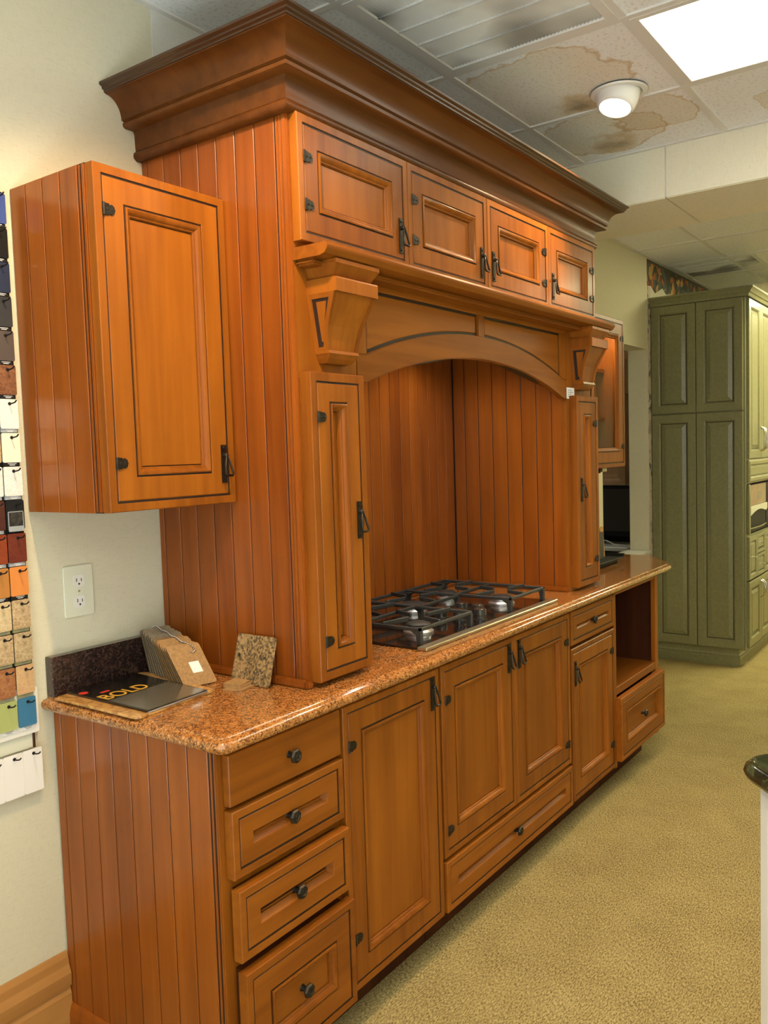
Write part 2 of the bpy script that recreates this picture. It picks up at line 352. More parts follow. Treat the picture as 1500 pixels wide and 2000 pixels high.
for k in range(5): wn.box(XL-.08, XL-.02, W0+k*1.075-.03, W0+k*1.075+.03, WZ0, WZ1)
wn.box(XL-.08, XL-.02, W0, W1, WZ0, WZ0+.06).box(XL-.08, XL-.02, W0, W1, WZ1-.06, WZ1)
struct(wn.build('window_1', 'grid'))
struct(B().box(XL-.1, XR+.1, YB-.1, YB, 0, 2.85).build('wall_front', 'wallpaper'))
struct(B().box(XR, XR+.1, YB, 2.4, 0, 2.85).build('wall_right', 'paint2'))
struct(B().box(3.0, XR, 2.4, 2.5, 0, 2.85).build('wall_rear', 'paint'))
struct(B().box(2.9, 3.0, .133, 2.4, 0, 2.85).build('wall_side', 'paint'))
ceil = struct(B().box(XL, XR, YB, 2.4, 2.80, 2.86).build('ceiling', 'grid'))
beam = struct(B().box(XB0+.006, XB1-.002, YB, -.0005, 2.564, 2.80).build('trim_1', 'grid'))
for y0, y1 in ((-.78, -.0005), (-2.0, -.786), (-3.22, -2.006), (YB, -3.226)):
    B().box(XB0, XB0+.007, y0, y1, 2.56, 2.797).build('face_panel', 'beam', beam)
    B().box(XB0+.007, XB1, y0, y1, 2.557, 2.565).build('soffit_panel', 'beam', beam)
# ceiling grid: tiles drop into cells, T-bars cover the joints
xl1 = [XL]+[1.35+.61*k for k in range(-7, 2)]+[XB0]
xl2 = [XB1]+[3.16+.61*k for k in range(0, 9)]+[XR]
yl = [0]+[-.42-.61*k for k in range(0, 8)]+[YB]
LIGHTS = [(1.35, -1.03), (-1.09, -1.03), (-2.31, -2.86), (.13, -3.47), (1.96-.61, -3.47)]  # first one is in view; the others are added to brighten the room
FILL_LIGHTS = [(4.99, -1.03), (6.82, -1.03)]  # unseen troffers added to brighten the pantry end
GRILLES = [(.74, -.42), (4.99, 0)]
def covered(cx, cy):
    for (lx, ly) in LIGHTS+FILL_LIGHTS:
        if lx < cx < lx+.61 and ly-1.22 < cy < ly: return True
    for (lx, ly) in GRILLES:
        if lx < cx < lx+.61 and ly-.61 < cy < ly: return True
    return False
tile_mesh = {}
for xs in (xl1, xl2):
    for a, b in zip(xs[:-1], xs[1:]):
        for y1, y0 in zip(yl[:-1], yl[1:]):
            cx, cy = (a+b)/2, (y0+y1)/2
            if b-a < .05 or covered(cx, cy): continue
            mk = 'tile'
            if abs(cx-1.655) < .1 and abs(cy+.725) < .1: mk = 'tileA'
            if abs(cx-2.24) < .1 and abs(cy+.725) < .1: mk = 'tileB'
            if abs(cx-2.24) < .1 and abs(cy+1.335) < .1: mk = 'tileC'
            key = (round(b-a, 3), round(y1-y0, 3), mk)
            if key not in tile_mesh:
                o = B().box(a+.004, b-.004, y0+.004, y1-.004, CZ+.004, 2.80).build('ceiling_tile', mk, ceil); tile_mesh[key] = o.data
            else:
                o = bpy.data.objects.new('ceiling_tile', tile_mesh[key]); COL.objects.link(o); o.parent = ceil
                o.location = Vector((cx, cy, CZ+.004))-WO[ceil.name]
for xs, nm in ((xl1, 0), (xl2, 1)):
    g = B()
    for x in xs[1:-1]: g.box(x-.012, x+.012, YB, 0, CZ-.002, CZ+.006)
    g.box(xs[0], xs[0]+.02, YB, 0, CZ-.002, CZ+.006).box(xs[-1]-.02, xs[-1], YB, 0, CZ-.002, CZ+.006)
    for y in yl[1:-1]: g.box(xs[0], xs[-1], y-.012, y+.012, CZ-.0015, CZ+.006)
    g.box(xs[0], xs[-1], -.02, 0, CZ-.002, CZ+.006)
    g.build('grid_runner', 'grid', ceil)
# back-room ceiling sits on the same slab; baseboard of the main wall
bb = struct(B().sweep([(XL, -.0005), (-.002, -.0005)], [(0, 0), (.016, 0), (.016, .13), (.012, .14), (.012, .150), (0, .150)], 1, closed=True).build('baseboard_back', 'oak'))
B().sweep([(XL, -.0005), (-.002, -.0005)], [(0, .152), (.018, .152), (.020, .185), (.012, .205), (.010, .225), (.003, .24), (0, .24)], 1, closed=True).build('baseboard_cap', 'oak', bb)
struct(B().box(3.755, 4.60, -.012, .15, .758, .772).build('trim_2', 'white'))

# ---------------------------------------------------------------- ceiling lights, seen and added
M['diffuser'] = emit('lit_diffuser', TUBECOL, TROFFER)
M['diffuser2'] = emit('lit_diffuser_yellow', FILLCOL, 27.0)
def troffer(x, y, label, dm='diffuser'):
    t = thing('fluorescent_troffer', label, 'ceiling light', (x+.305, y-.61, CZ), 'fluorescent ceiling troffers')
    B(lambda u, d, z: (u, z, CZ-d)).ring(x+.012, x+.598, y-1.208, y-.012, [(0, -.006), (0, .003), (.022, .003), (.024, -.006)]).build('frame', 'grid', t)
    B().box(x+.034, x+.576, y-1.186, y-.034, CZ-.001, CZ+.004).build('diffuser', dm, t)
labs = ['lit white fluorescent ceiling panel beside the round spotlight', 'fluorescent ceiling panel over the carpet near the sample rack', 'fluorescent ceiling panel behind the viewer by the left wall', 'fluorescent ceiling panel behind the viewer over the island', 'fluorescent ceiling panel in the far corner behind the viewer']
for (x, y), l in zip(LIGHTS, labs): troffer(x, y, l)
labs = ['fluorescent ceiling panel in front of the green pantry', 'fluorescent ceiling panel at the far end past the pantry']
for (x, y), l in zip(FILL_LIGHTS, labs): troffer(x, y, l, 'diffuser2')
M['bulb'] = emit('spot_bulb', (1, .9, .72), 14.)
M['canwhite'] = flat('white_enamel', (.8, .78, .72), .3)
def can_light(x, y, aim, label, watts=CAN_W, cone=95, col=CANCOL):
    t = thing('eyeball_spotlight', label, 'spotlight', (x, y, CZ), 'recessed eyeball spotlights')
    B().lathe((x, y, CZ), [(.100, -.002), (.098, -.008), (.082, -.010), (.078, -.004), (.078, .0), (.100, .0)], n=40).build('trim_ring', 'canwhite', t, smooth=40)
    ax = Vector(aim).normalized(); q = Vector((0, 0, -1)).rotation_difference(ax)
    c = Vector((x, y, CZ+.012))
    b = B(lambda a, bb_, h: tuple(c+q @ Vector((a, bb_, -h))))
    prof = [(.077*math.sin(g), .077*math.cos(g)*-1) for g in [math.radians(k) for k in range(20, 121, 10)]]
    prof = [(r, h) for r, h in prof]                       # sphere shell, mouth towards the aim
    b.lathe((0, 0, 0), [(.077, -.02), (.077, .02), (.075, .045), (.068, .068), (.060, .078), (.056, .079), (.052, .070), (.050, .05)], n=32)
    b.build('eyeball', 'canwhite', t, smooth=40)
    e = B(lambda a, bb_, h: tuple(c+q @ Vector((a, bb_, -h)))).lathe((0, 0, 0), [(.049, .050), (.049, .055), (.03, .058)], n=24).build('bulb_face', 'bulb', t, smooth=40)
    ld = bpy.data.lights.new('spot', 'SPOT'); ld.energy = watts; ld.color = col; ld.spot_size = math.radians(cone); ld.spot_blend = .55; ld.shadow_soft_size = .035
    lo = bpy.data.objects.new('spot_lamp', ld); COL.objects.link(lo); lo.parent = t
    lo.location = c+ax*.085-WO[t.name]; lo.rotation_euler = q.to_euler()
can_light(1.85, -.83, (-.30, .10, -1), 'white round eyeball spotlight hanging from the stained ceiling tile')
can_light(-.22, -1.0, (.28, .42, -1), 'eyeball spotlight aimed at the counter end near the sample rack', watts=90)
can_light(4.72, -1.3, (.45, .45, -1), 'eyeball spotlight in the ceiling in front of the green pantry', watts=42, col=(1, .88, .42))  # unseen spot added to light the pantry front

# ---------------------------------------------------------------- ceiling return grilles
def grille(x, y, label, nb=5):
    t = thing('return_air_grille', label, 'vent', (x+.305, y-.305, CZ), 'ceiling return grilles')
    B(lambda u, d, z: (u, z, CZ-d)).ring(x+.012, x+.598, y-.598, y-.012, [(0, -.01), (0, .004), (.03, .004), (.034, -.01)]).build('frame', 'grid', t)
    B().box(x+.04, x+.57, y-.57, y-.04, CZ+.016, CZ+.018).build('duct_back', 'shadowhole', t)
    w = (.61-.08)/nb
    for k in range(nb):
        a = x+.04+k*w; b = B()
        n = 44
        for j in range(n):
            yy = y-.565+j*(.53/n)
            b.add([(a+.004, yy, CZ+.007), (a+w-.004, yy, CZ+.007), (a+w-.004, yy+.013, CZ+.0005), (a+.004, yy+.013, CZ+.0005)], [(0, 1, 2, 3)])
        b.box(a-.004, a+.004, y-.57, y-.04, CZ-.002, CZ+.010)
        b.build('louvre_bank', 'louvre', t)
grille(.74, -.42, 'dusty louvred return grille in the ceiling above the hood crown')
grille(4.99, 0, 'dirty louvred ceiling grille above the green pantry')
B().box(3.763, XR, .133, 2.4, CZ, 2.80).build('back_room_panel', 'tile', ceil)
t = thing('fluorescent_troffer', 'fluorescent ceiling panel in the back room beyond the pass-through', 'ceiling light', (5.0, 1.2, CZ), 'fluorescent ceiling troffers')  # unseen panel added to light the back room
B().box(4.7, 5.3, .9, 1.5, CZ-.012, CZ-.001).build('frame', 'grid', t)
B().box(4.73, 5.27, .93, 1.47, CZ-.016, CZ-.012).build('diffuser', 'diffuser', t)

# ---------------------------------------------------------------- cabinet hardware
def pull(parent, T, u, zc, d, s=1.):
    b = B(T)
    b.box(u-.0085*s, u+.0085*s, d, d+.0035, zc-.049*s, zc+.049*s)
    for q in (-.040*s, .040*s): b.lathe((u, d+.0035, zc+q), [(.004, 0), (.004, .0012), (.001, .002)], axis='y', n=8)
    b.lathe((u, d+.003, zc+.022*s), [(.006, 0), (.0065, .010), (.004, .0125)], axis='y', n=10)
    b.tube([(u, d+.013, zc+.023*s), (u+.007*s, d+.016, zc+.004*s), (u+.0135*s, d+.021, zc-.026*s), (u+.010*s, d+.022, zc-.030*s), (u-.010*s, d+.022, zc-.030*s), (u-.0135*s, d+.021, zc-.026*s), (u-.007*s, d+.016, zc+.004*s)], .0032*s, n=7, closed=True)
    o = b.build('pull_handle', 'bronze', parent, smooth=50); o['label'] = 'bronze drop pull'; return o
def hinge(parent, T, u, zc, d, side):
    s = 1 if side == 'L' else -1
    pts = [(0, -.013), (.013, -.013), (.015, -.009), (.020, -.012), (.027, -.008), (.030, 0), (.027, .008), (.020, .012), (.015, .009), (.013, .013), (0, .013)]
    b = B(T).prism([(u+s*a, zc+c) for a, c in pts], d, d+.003)
    b.tube([(u-s*.001, d+.002, zc-.014), (u-s*.001, d+.002, zc+.014)], .004, n=8)
    for a in (.008, .021): b.lathe((u+s*a, d+.003, zc), [(.003, 0), (.003, .001), (.001, .0018)], axis='y', n=7)
    return b.build('hinge', 'bronze', parent, smooth=40)
def knob(parent, T, u, zc, d):
    b = B(T).lathe((u, d, zc), [(.009, 0), (.0075, .003), (.0055, .012), (.008, .016)], axis='y', n=12)
    b.lathe((u, d, zc), [(.008, .0155), (.0165, .019), (.0175, .023), (.0145, .0275), (.009, .0285), (.007, .0270), (.003, .0290)], axis='y', n=7, phase=.3)
    o = b.build('knob', 'bronze', parent); o['label'] = 'faceted bronze knob'; return o
def door(th, T, u0, u1, z0, z1, d0, name='door', hinges=None, hz=(), pl=None, kn=False, rw=.018, st=.052, glass=False, mould=True, grain='wood', proud=.025):
    """proud ring, glazed groove, inset mitred door, glazed groove, moulding, flat panel"""
    B(T).ring(u0, u1, z0, z1, [(0, d0), (0, d0+proud-.002), (.002, d0+proud), (rw, d0+proud), (rw, d0)]).build('face_frame', grain, th)
    a = rw+.0050; F = d0+proud
    b = B(T)
    b.ring(u0+a, u1-a, z0+a, z1-a, [(0, d0+.004), (0, F-.003), (.002, F-.001), (st-.001, F-.001), (st, F-.002), (st, d0+.004)], mi=0)
    if glass: b.ring(u0+rw, u1-rw, z0+rw, z1-rw, [(0, d0+.002), (0, d0+.006), (.03, d0+.006), (.03, d0+.002)], mi=1)
    else: b.box(u0+rw-.001, u1-rw+.001, d0+.001, d0+.007, z0+rw-.001, z1-rw+.001, mi=1)
    b.ring(u0+rw, u1-rw, z0+rw, z1-rw, [(-.001, d0+.002), (-.001, F-.003), (a-rw+.001, F-.003), (a-rw+.001, d0+.002)], mi=1)
    if mould: b.ring(u0+a+st, u1-a-st, z0+a+st, z1-a-st, [(-.001, d0+.002), (-.001, F-.0035), (.0058, F-.0035), (.0058, d0+.002)], mi=1)
    dr = b.build(name, [grain, 'glaze'], th)
    c = a+st+.0046
    if mould:
        B(T).ring(u0+c, u1-c, z0+c, z1-c, [(0, d0+.004), (0, F+.0005), (.003, F+.002), (.006, F+.0005), (.012, F-.005), (.014, F-.008), (.016, F-.008), (.018, F-.010), (.0185, d0+.004)]).build('panel_moulding', grain, dr, smooth=50)
        c += .0208
    else:
        B(T).ring(u0+c-.0046, u1-c+.0046, z0+c-.0046, z1-c+.0046, [(0, d0+.004), (0, F-.003), (.011, d0+.009), (.012, d0+.004)]).build('panel_bevel', grain, dr)
        c += .0105
    if glass: B(T).box(u0+c-.006, u1-c+.006, d0+.007, d0+.010, z0+c-.006, z1-c+.006).build('glass_pane', 'pane', dr)
    else: B(T).box(u0+c, u1-c, d0+.006, d0+.0105, z0+c, z1-c).build('panel', grain if grain == 'woodx' else 'wood', dr)
    if hinges:
        for z in hz: hinge(dr, T, (u0+a-.001) if hinges == 'L' else (u1-a+.001), z, F-.001, hinges)
    if pl: pull(dr, T, (u1-a-.014 if pl[0] == 'R' else u0+a+.014), pl[1], F-.001)
    if kn: knob(dr, T, (u0+u1)/2, (z0+z1)/2+(kn if isinstance(kn, float) else 0), d0+.0105 if (z1-z0) > .1 else F)
    return dr
def planks(parent, T, u0, u1, z0, z1, d0, d1, pitch=.068, start=None, mat='side'):
    u = u1
    while u > u0+.004:
        a = max(u-pitch, u0)
        B(T).box(a+.0017, u-.0017, d0, d1, z0, z1).build('plank', mat, parent, bevel=.001)
        u -= pitch

# ---------------------------------------------------------------- base cabinets
GRP = 'base cabinets under the granite counter'
BT = .880
def carcass(x0, x1, label, left_open=False):
    t = thing('base_cabinet', label, 'cabinet', ((x0+x1)/2, -.3, 0), GRP)
    B().box(x0+.001, x1-.001, -.600, -.003, .10, BT-.001).build('body', 'wood', t)
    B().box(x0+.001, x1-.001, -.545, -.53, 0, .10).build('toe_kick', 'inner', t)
    return t
# drawer stack
t = thing('base_cabinet', 'four-drawer wooden base cabinet with beadboard end under the counter corner', 'cabinet', (.2, -.3, 0), GRP)
B().box(.008, .399, -.598, -.003, .10, BT-.001).build('body', 'inner', t)
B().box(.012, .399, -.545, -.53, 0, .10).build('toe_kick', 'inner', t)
TX = lambda u, d, z: (-d, -u, z)           # panels that face -X: u runs from the wall to the front
ep = B().box(.0022, .0085, -.60, -.003, .0, BT-.001).build('end_panel', 'glaze', t)
planks(ep, TX, .004, .575, .0, BT-.002, -.006, .0, .0675)
B(TX).box(.577, .588, -.006, -.0005, 0, BT-.002).box(.590, .600, -.006, .0005, .0, BT-.002).build('corner_bead', 'side', t, bevel=.003, seg=2)
B(TX).prism([(0, 0), (.012, 0), (.012, .075), (.007, .095), (.003, .103), (0, .103)], .002, .56, f=lambda a, b, d: (d, a, b)).build('end_base_trim', 'oak' if False else 'side', t)
B().box(.0, .399, -.602, -.598, .10, BT-.001).build('front_frame', 'wood', t)
dz = [(.752, .868), (.590, .742), (.408, .568), (.115, .385)]
o1 = B(TY).box(.014, .396, .603, .624, dz[0][0], dz[0][1]).build('drawer', 'woodx', t, bevel=.002)
knob(o1, TY, .205, .812, .624)
for k, (z0, z1) in enumerate(dz[1:]):
    off = (.604, .616, .626)[k]
    o = door(t, TY, .014, .396, z0, z1, off, name='drawer', kn=True, mould=(k == 2), st=.040 if k < 2 else .05, grain='woodx')
    B(TY).box(.03, .38, .58, off+.001, z0+.01, z1-.005).build('drawer_box', 'inner', o)
# tall single door
t = carcass(.400, .866, 'tall single-door wooden base cabinet next to the drawer stack')
door(t, TY, .406, .860, .112, .868, .600, hinges='L', hz=(.25, .76), pl=('R', .80))
# cooktop base
t = carcass(.867, 1.813, 'double-door wooden base cabinet with wide bottom drawer beneath the cooktop')
door(t, TY, .873, 1.341, .280, .868, .600, hinges='L', hz=(.36, .76), pl=('R', .80))
door(t, TY, 1.343, 1.807, .280, .868, .600, hinges='R', hz=(.36, .76), pl=('L', .80))
door(t, TY, .873, 1.807, .112, .268, .604, name='drawer', kn=True, mould=False, st=.042, grain='woodx')
# drawer over door
t = carcass(1.814, 2.280, 'wooden base cabinet with one small drawer above a single door')
door(t, TY, 1.820, 2.274, .735, .868, .600, name='drawer', kn=True, mould=False, st=.036, grain='woodx')
door(t, TY, 1.820, 2.274, .112, .722, .600, hinges='R', hz=(.22, .63), pl=('L', .62))
# appliance niche
t = thing('base_cabinet', 'wooden base cabinet with empty open niche above a deep drawer', 'cabinet', (2.57, -.3, 0), GRP)
x0, x1 = 2.281, 2.862
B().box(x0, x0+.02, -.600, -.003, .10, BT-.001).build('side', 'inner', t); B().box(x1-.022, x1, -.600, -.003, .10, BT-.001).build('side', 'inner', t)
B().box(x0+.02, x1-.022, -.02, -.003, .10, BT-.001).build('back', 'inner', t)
B().box(x0+.02, x1-.022, -.598, -.02, .425, .452).build('niche_shelf', 'woodx', t)
B().box(x0+.02, x1-.022, -.598, -.02, .10, .12).build('bottom', 'woodx', t)
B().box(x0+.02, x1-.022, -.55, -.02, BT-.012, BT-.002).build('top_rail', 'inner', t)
B().box(x0, x0+.022, -.622, -.600, .10, BT-.001).build('stile', 'wood', t, bevel=.002); B().box(x1-.040, x1, -.622, -.600, .10, BT-.001).build('stile', 'wood', t, bevel=.002)
B().box(x0+.022, x1-.04, -.622, -.598, .420, .455).build('rail', 'woodx', t, bevel=.002); B().box(x0+.022, x1-.04, -.618, -.600, BT-.02, BT-.001).build('rail', 'woodx', t)
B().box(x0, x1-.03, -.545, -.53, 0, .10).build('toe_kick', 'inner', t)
door(t, TY, 2.292, 2.882, .130, .410, .622, name='drawer', kn=True, mould=True, st=.042, grain='woodx')
# clipped end cabinet behind it
t = thing('base_cabinet', 'shallow wooden end cabinet at the clipped far corner of the counter', 'cabinet', (3.05, -.2, 0), GRP)
B().prism([(2.863, -.003), (3.24, -.003), (3.24, -.43), (2.863, -.56)], .10, BT-.001, f=lambda a, b, d: (a, b, d)).build('body', 'wood', t)
B().prism([(2.863, -.01), (3.18, -.01), (3.18, -.36), (2.863, -.48)], 0, .10, f=lambda a, b, d: (a, b, d)).build('toe_kick', 'inner', t)
e_ = B(lambda u, d, z: (3.24+d, -u, z)); e_.ring(.02, .41, .12, .86, [(0, .0), (0, .012), (.06, .012), (.064, .004)], closed=False, cap=True).build('end_panel', 'side', t)

# ---------------------------------------------------------------- counter and splash
YC = -.655; XC0 = -.03
arc = [(XC0+.03-.03*math.cos(g), YC+.03-.03*math.sin(g)) for g in [math.radians(k) for k in (0, 22, 45, 68, 90)]]
cpath = [(XC0, 0-.001)]+arc+[(2.96, YC), (3.01, YC+.006), (3.25, -.50), (3.285, -.45), (3.29, -.001)]
b = B(); prof = [(-.024, .9150), (-.0215, .9142), (-.020, .9115), (-.0165, .9095), (-.006, .9085), (-.001, .9035), (0, .8975), (-.001, .892), (-.006, .8845), (-.012, .8805), (-.03, .8805)]
b.sweep(cpath, prof, 1, cap=False)
top = offset(cpath, -.024, 1, .9150); bot = offset(cpath, -.03, 1, .8805)
b.add(top, [tuple(range(len(top)))]); b.add(bot, [tuple(range(len(bot)))])
ct = tag(b.build('countertop', 'granite', smooth=40), 'long polished brown granite countertop with ogee edge across the base cabinets', 'countertop')
sp = B().box(-.012, .3695, -.030, -.0005, .9155, 1.017).build('backsplash', 'splash', bevel=.002)
tag(sp, 'short dark granite backsplash strip against the wall at the counter end', 'backsplash')

# ---------------------------------------------------------------- hood surround
HX0, HX1, HF = .371, 2.262, .543
hd = thing('range_hood_surround', 'large wooden mantel range hood surround with crown, arch and corbels on the counter', 'range hood', (1.31, -.27, .9155))
IL, IR = .612, 2.005
zt = 2.36
ls = B().box(HX0+.0022, HX0+.012, -.53, -.001, .9155, zt).build('side_panel', 'glaze', hd)
planks(ls, lambda u, d, z: (HX0-d, -u, z), .001, .503, .9155, zt, -.006, 0, .0685)
pb = B()
for a, c in ((.505, .513), (.5145, .5235), (.525, HF)): pb.box(HX0-.0005, HX0+.0118, -c, -a, .9155, zt)
pb.build('corner_post', 'side', hd, bevel=.0025, seg=2)
rs = B().box(HX1-.012, HX1, -HF, -.001, .9155, zt).build('side_panel', 'side', hd)
# inner side panels and beadboard back
B().box(HX0+.012, IL, -HF+.021, -.001, .9155, 1.70).build('column_box', 'wood', hd)
rb = B().box(IR, HX1-.012, -HF+.021, -.001, .9155, 1.995).build('column_box', 'glaze', hd)
planks(rb, lambda u, d, z: (IR-d, -u, z), .012, HF, .9155, 1.995, -.002, .0022, .068)
bk = B().box(IL, IR, -.006, -.001, .9155, 2.0).build('back_panel', 'glaze', hd)
planks(bk, TY, IL, IR-.003, .9155, 1.99, .004, .0083, .068)
B().box(HX0+.012, HX1-.012, -HF+.02, -.006, 1.99, 2.0).build('hood_floor', 'inner', hd)
M['hoodlamp'] = emit('hood_lamp_glow', (1, .92, .8), 6.)  # unseen lamps added to brighten the recess under the hood
for x in (1.0, 1.6):
    B().lathe((x, -.27, 1.984), [(.045, .004), (.045, -.006), (.03, -.008), (.01, -.008)], n=20).build('hood_lamp', 'hoodlamp', hd)
    ld = bpy.data.lights.new('hood', 'SPOT'); ld.energy = 9.; ld.color = (1, .92, .80); ld.spot_size = math.radians(150); ld.spot_blend = .6; ld.shadow_soft_size = .04
    lo = bpy.data.objects.new('hood_lamp_light', ld); COL.objects.link(lo); lo.parent = hd; lo.location = Vector((x, -.27, 1.965))-WO[hd.name]
# base beads standing on the counter
B().box(HX0-.012, HX0-.0005, -HF-.004, -.031, .9155, .938).box(HX0-.012, HX0+.012, -HF-.012, -HF, .9155, .934).build('base_bead', 'side', hd, bevel=.004, seg=2)
B().box(IL+.002, IR-.007, -.024, -.012, .9155, .936).box(IR-.018, IR-.0065, -HF+.0, -.012, .9155, .936).build('base_bead', 'side', hd, bevel=.004, seg=2)
# face: stiles, corbel panels, rail behind the doors
for a, c in ((HX0+.012, IL+.006), (IR-.004, HX1)):
    B().box(a, c, -HF, -HF+.02, 1.698, 1.99).build('corbel_panel', 'wood', hd)
    B().box(a, c, -HF, -HF+.02, .9155, 1.698).build('column_frame', 'wood', hd)
B().box(HX0+.012, HX1, -HF, -HF+.02, 1.99, zt).build('top_frame', 'wood', hd)
# arch valance
AX0, AX1, AZ, AS = .66, 1.972, 1.698, .108
ac = (AX0+AX1)/2; hw = (AX1-AX0)/2; R_ = (hw*hw+AS*AS)/(2*AS)
def az(x, up=0.): return AZ+AS-R_+math.sqrt(max(R_*R_-(x-ac)**2, 0))+up
xs = [AX0+(AX1-AX0)*k/32 for k in range(33)]
VL, VR = IL+.006, IR-.004
band = [(VL, AZ), (AX0, AZ)]+[(x, az(x)) for x in xs[1:-1]]+[(AX1, AZ), (VR, AZ), (VR, az(AX1, .078))]+[(x, az(x, .078)) for x in reversed(xs)]+[(VL, az(AX0, .078))]
B(TY).prism(band, HF-.022, HF+.001).build('arch_rail', 'woodx', hd, bevel=.003, seg=2)
CS0, CS1 = 1.292, 1.336
B(TY).box(VL, VR, HF-.022, HF, 1.955, 1.990).build('top_rail', 'woodx', hd, bevel=.002)
for nm, a, c in (('centre_stile', CS0, CS1), ('end_stile', VL, VL+.052), ('end_stile', VR-.052, VR)):
    B(TY).prism([(a, az(min(max(a, AX0), AX1), .074)), (c, az(min(max(c, AX0), AX1), .074)), (c, 1.955), (a, 1.955)], HF-.022, HF).build(nm, 'wood', hd, bevel=.003, seg=2)
vb = B(TY).prism([(VL, az(AX0, .02)), (ac, az(ac, .02)), (VR, az(AX1, .02)), (VR, 1.98), (VL, 1.98)], HF-.030, HF-.0075).build('valance_back', 'glaze', hd)
for a, c in ((VL+.052, CS0), (CS1, VR-.052)):
    g = .0085; xx = [a+g+(c-a-2*g)*k/16 for k in range(17)]
    B(TY).prism([(x, az(min(max(x, AX0), AX1), .078+g)) for x in xx]+[(c-g, 1.955-g), (a+g, 1.955-g)], HF-.020, HF-.0048).build('valance_panel', 'woodx', vb, bevel=.002)
# mantel shelf
mprof = [(0, 1.983), (.085, 1.983), (.100, 1.987), (.107, 1.995), (.110, 2.001), (.110, 2.006), (.104, 2.013), (0, 2.013)]
B(TY).prism([(d, z) for d, z in [(HF, z) if i in (0, 7) else (HF+d, z) for i, (d, z) in enumerate(mprof)]], HX0+.006, HX1-.006, f=lambda a, b_, d: (d, a, b_)).build('mantel_shelf', 'woodx', hd, smooth=30)
B().box(HX0+.012, HX1-.012, -HF-.06, -HF, 1.968, 1.983).build('shelf_bed_moulding', 'woodx', hd, bevel=.006, seg=2)
# upper doors
ux = [.380, .855, 1.325, 1.798, 2.256]
for k in range(4):
    door(hd, TY, ux[k]+.001, ux[k+1]-.001, 2.030, 2.336, HF, name='upper_door', hinges='LLRR'[k], hz=(2.12, 2.235), pl=('RRLL'[k], 2.118), rw=.020, st=.050)
# narrow pull-out doors of the columns
door(hd, TY, .386, .606, .930, 1.712, HF, name='column_door', hinges='L', hz=(1.03, 1.60), pl=('R', 1.33), rw=.022, st=.046, proud=.034)
door(hd, TY, 2.022, 2.246, .930, 1.712, HF, name='column_door', hinges='R', hz=(1.03, 1.60), pl=('L', 1.33), rw=.022, st=.046, proud=.034)
# crown
cp = [(HX0, -.001), (HX0, -HF), (HX1, -HF), (HX1, -.001)]
B().sweep(cp, [(.0, 2.333), (.016, 2.333), (.024, 2.339), (.026, 2.346), (.024, 2.354), (.016, 2.360), (0, 2.360)], 1, closed=True).build('bead_moulding', 'crown', hd, smooth=40)
B().sweep(cp, [(0, 2.360), (.017, 2.360), (.018, 2.372), (.019, 2.405), (.024, 2.414), (.0, 2.414)], 1, closed=True).build('frieze', 'crown', hd, smooth=40)
B().sweep(cp, [(.0, 2.412), (.050, 2.412), (.056, 2.416), (.057, 2.424), (.052, 2.428), (.060, 2.432), (.0, 2.432)], 1, closed=True).build('step_moulding', 'crown', hd, smooth=35)
cov = [(.060+.048*(1-math.cos(g)), 2.431+.056*math.sin(g)) for g in [math.pi/2*k/9 for k in range(10)]]
B().sweep(cp, [(0, 2.431)]+cov+[(.109, 2.489), (0, 2.489)], 1, closed=True).build('crown_moulding', 'crown', hd, smooth=35)
M['crowncap'] = flat('crown_cap_glaze', (.050, .020, .007), .35, coat=.3)
B().sweep(cp, [(0, 2.489), (.113, 2.489), (.113, 2.494), (.119, 2.497), (.119, 2.502), (.127, 2.506), (.127, 2.5125), (0, 2.5125)], 1, closed=True).build('crown_cap', 'crowncap', hd)
B().box(HX0, HX1, -HF, -.001, 2.500, 2.506).build('dust_cover', 'inner', hd)
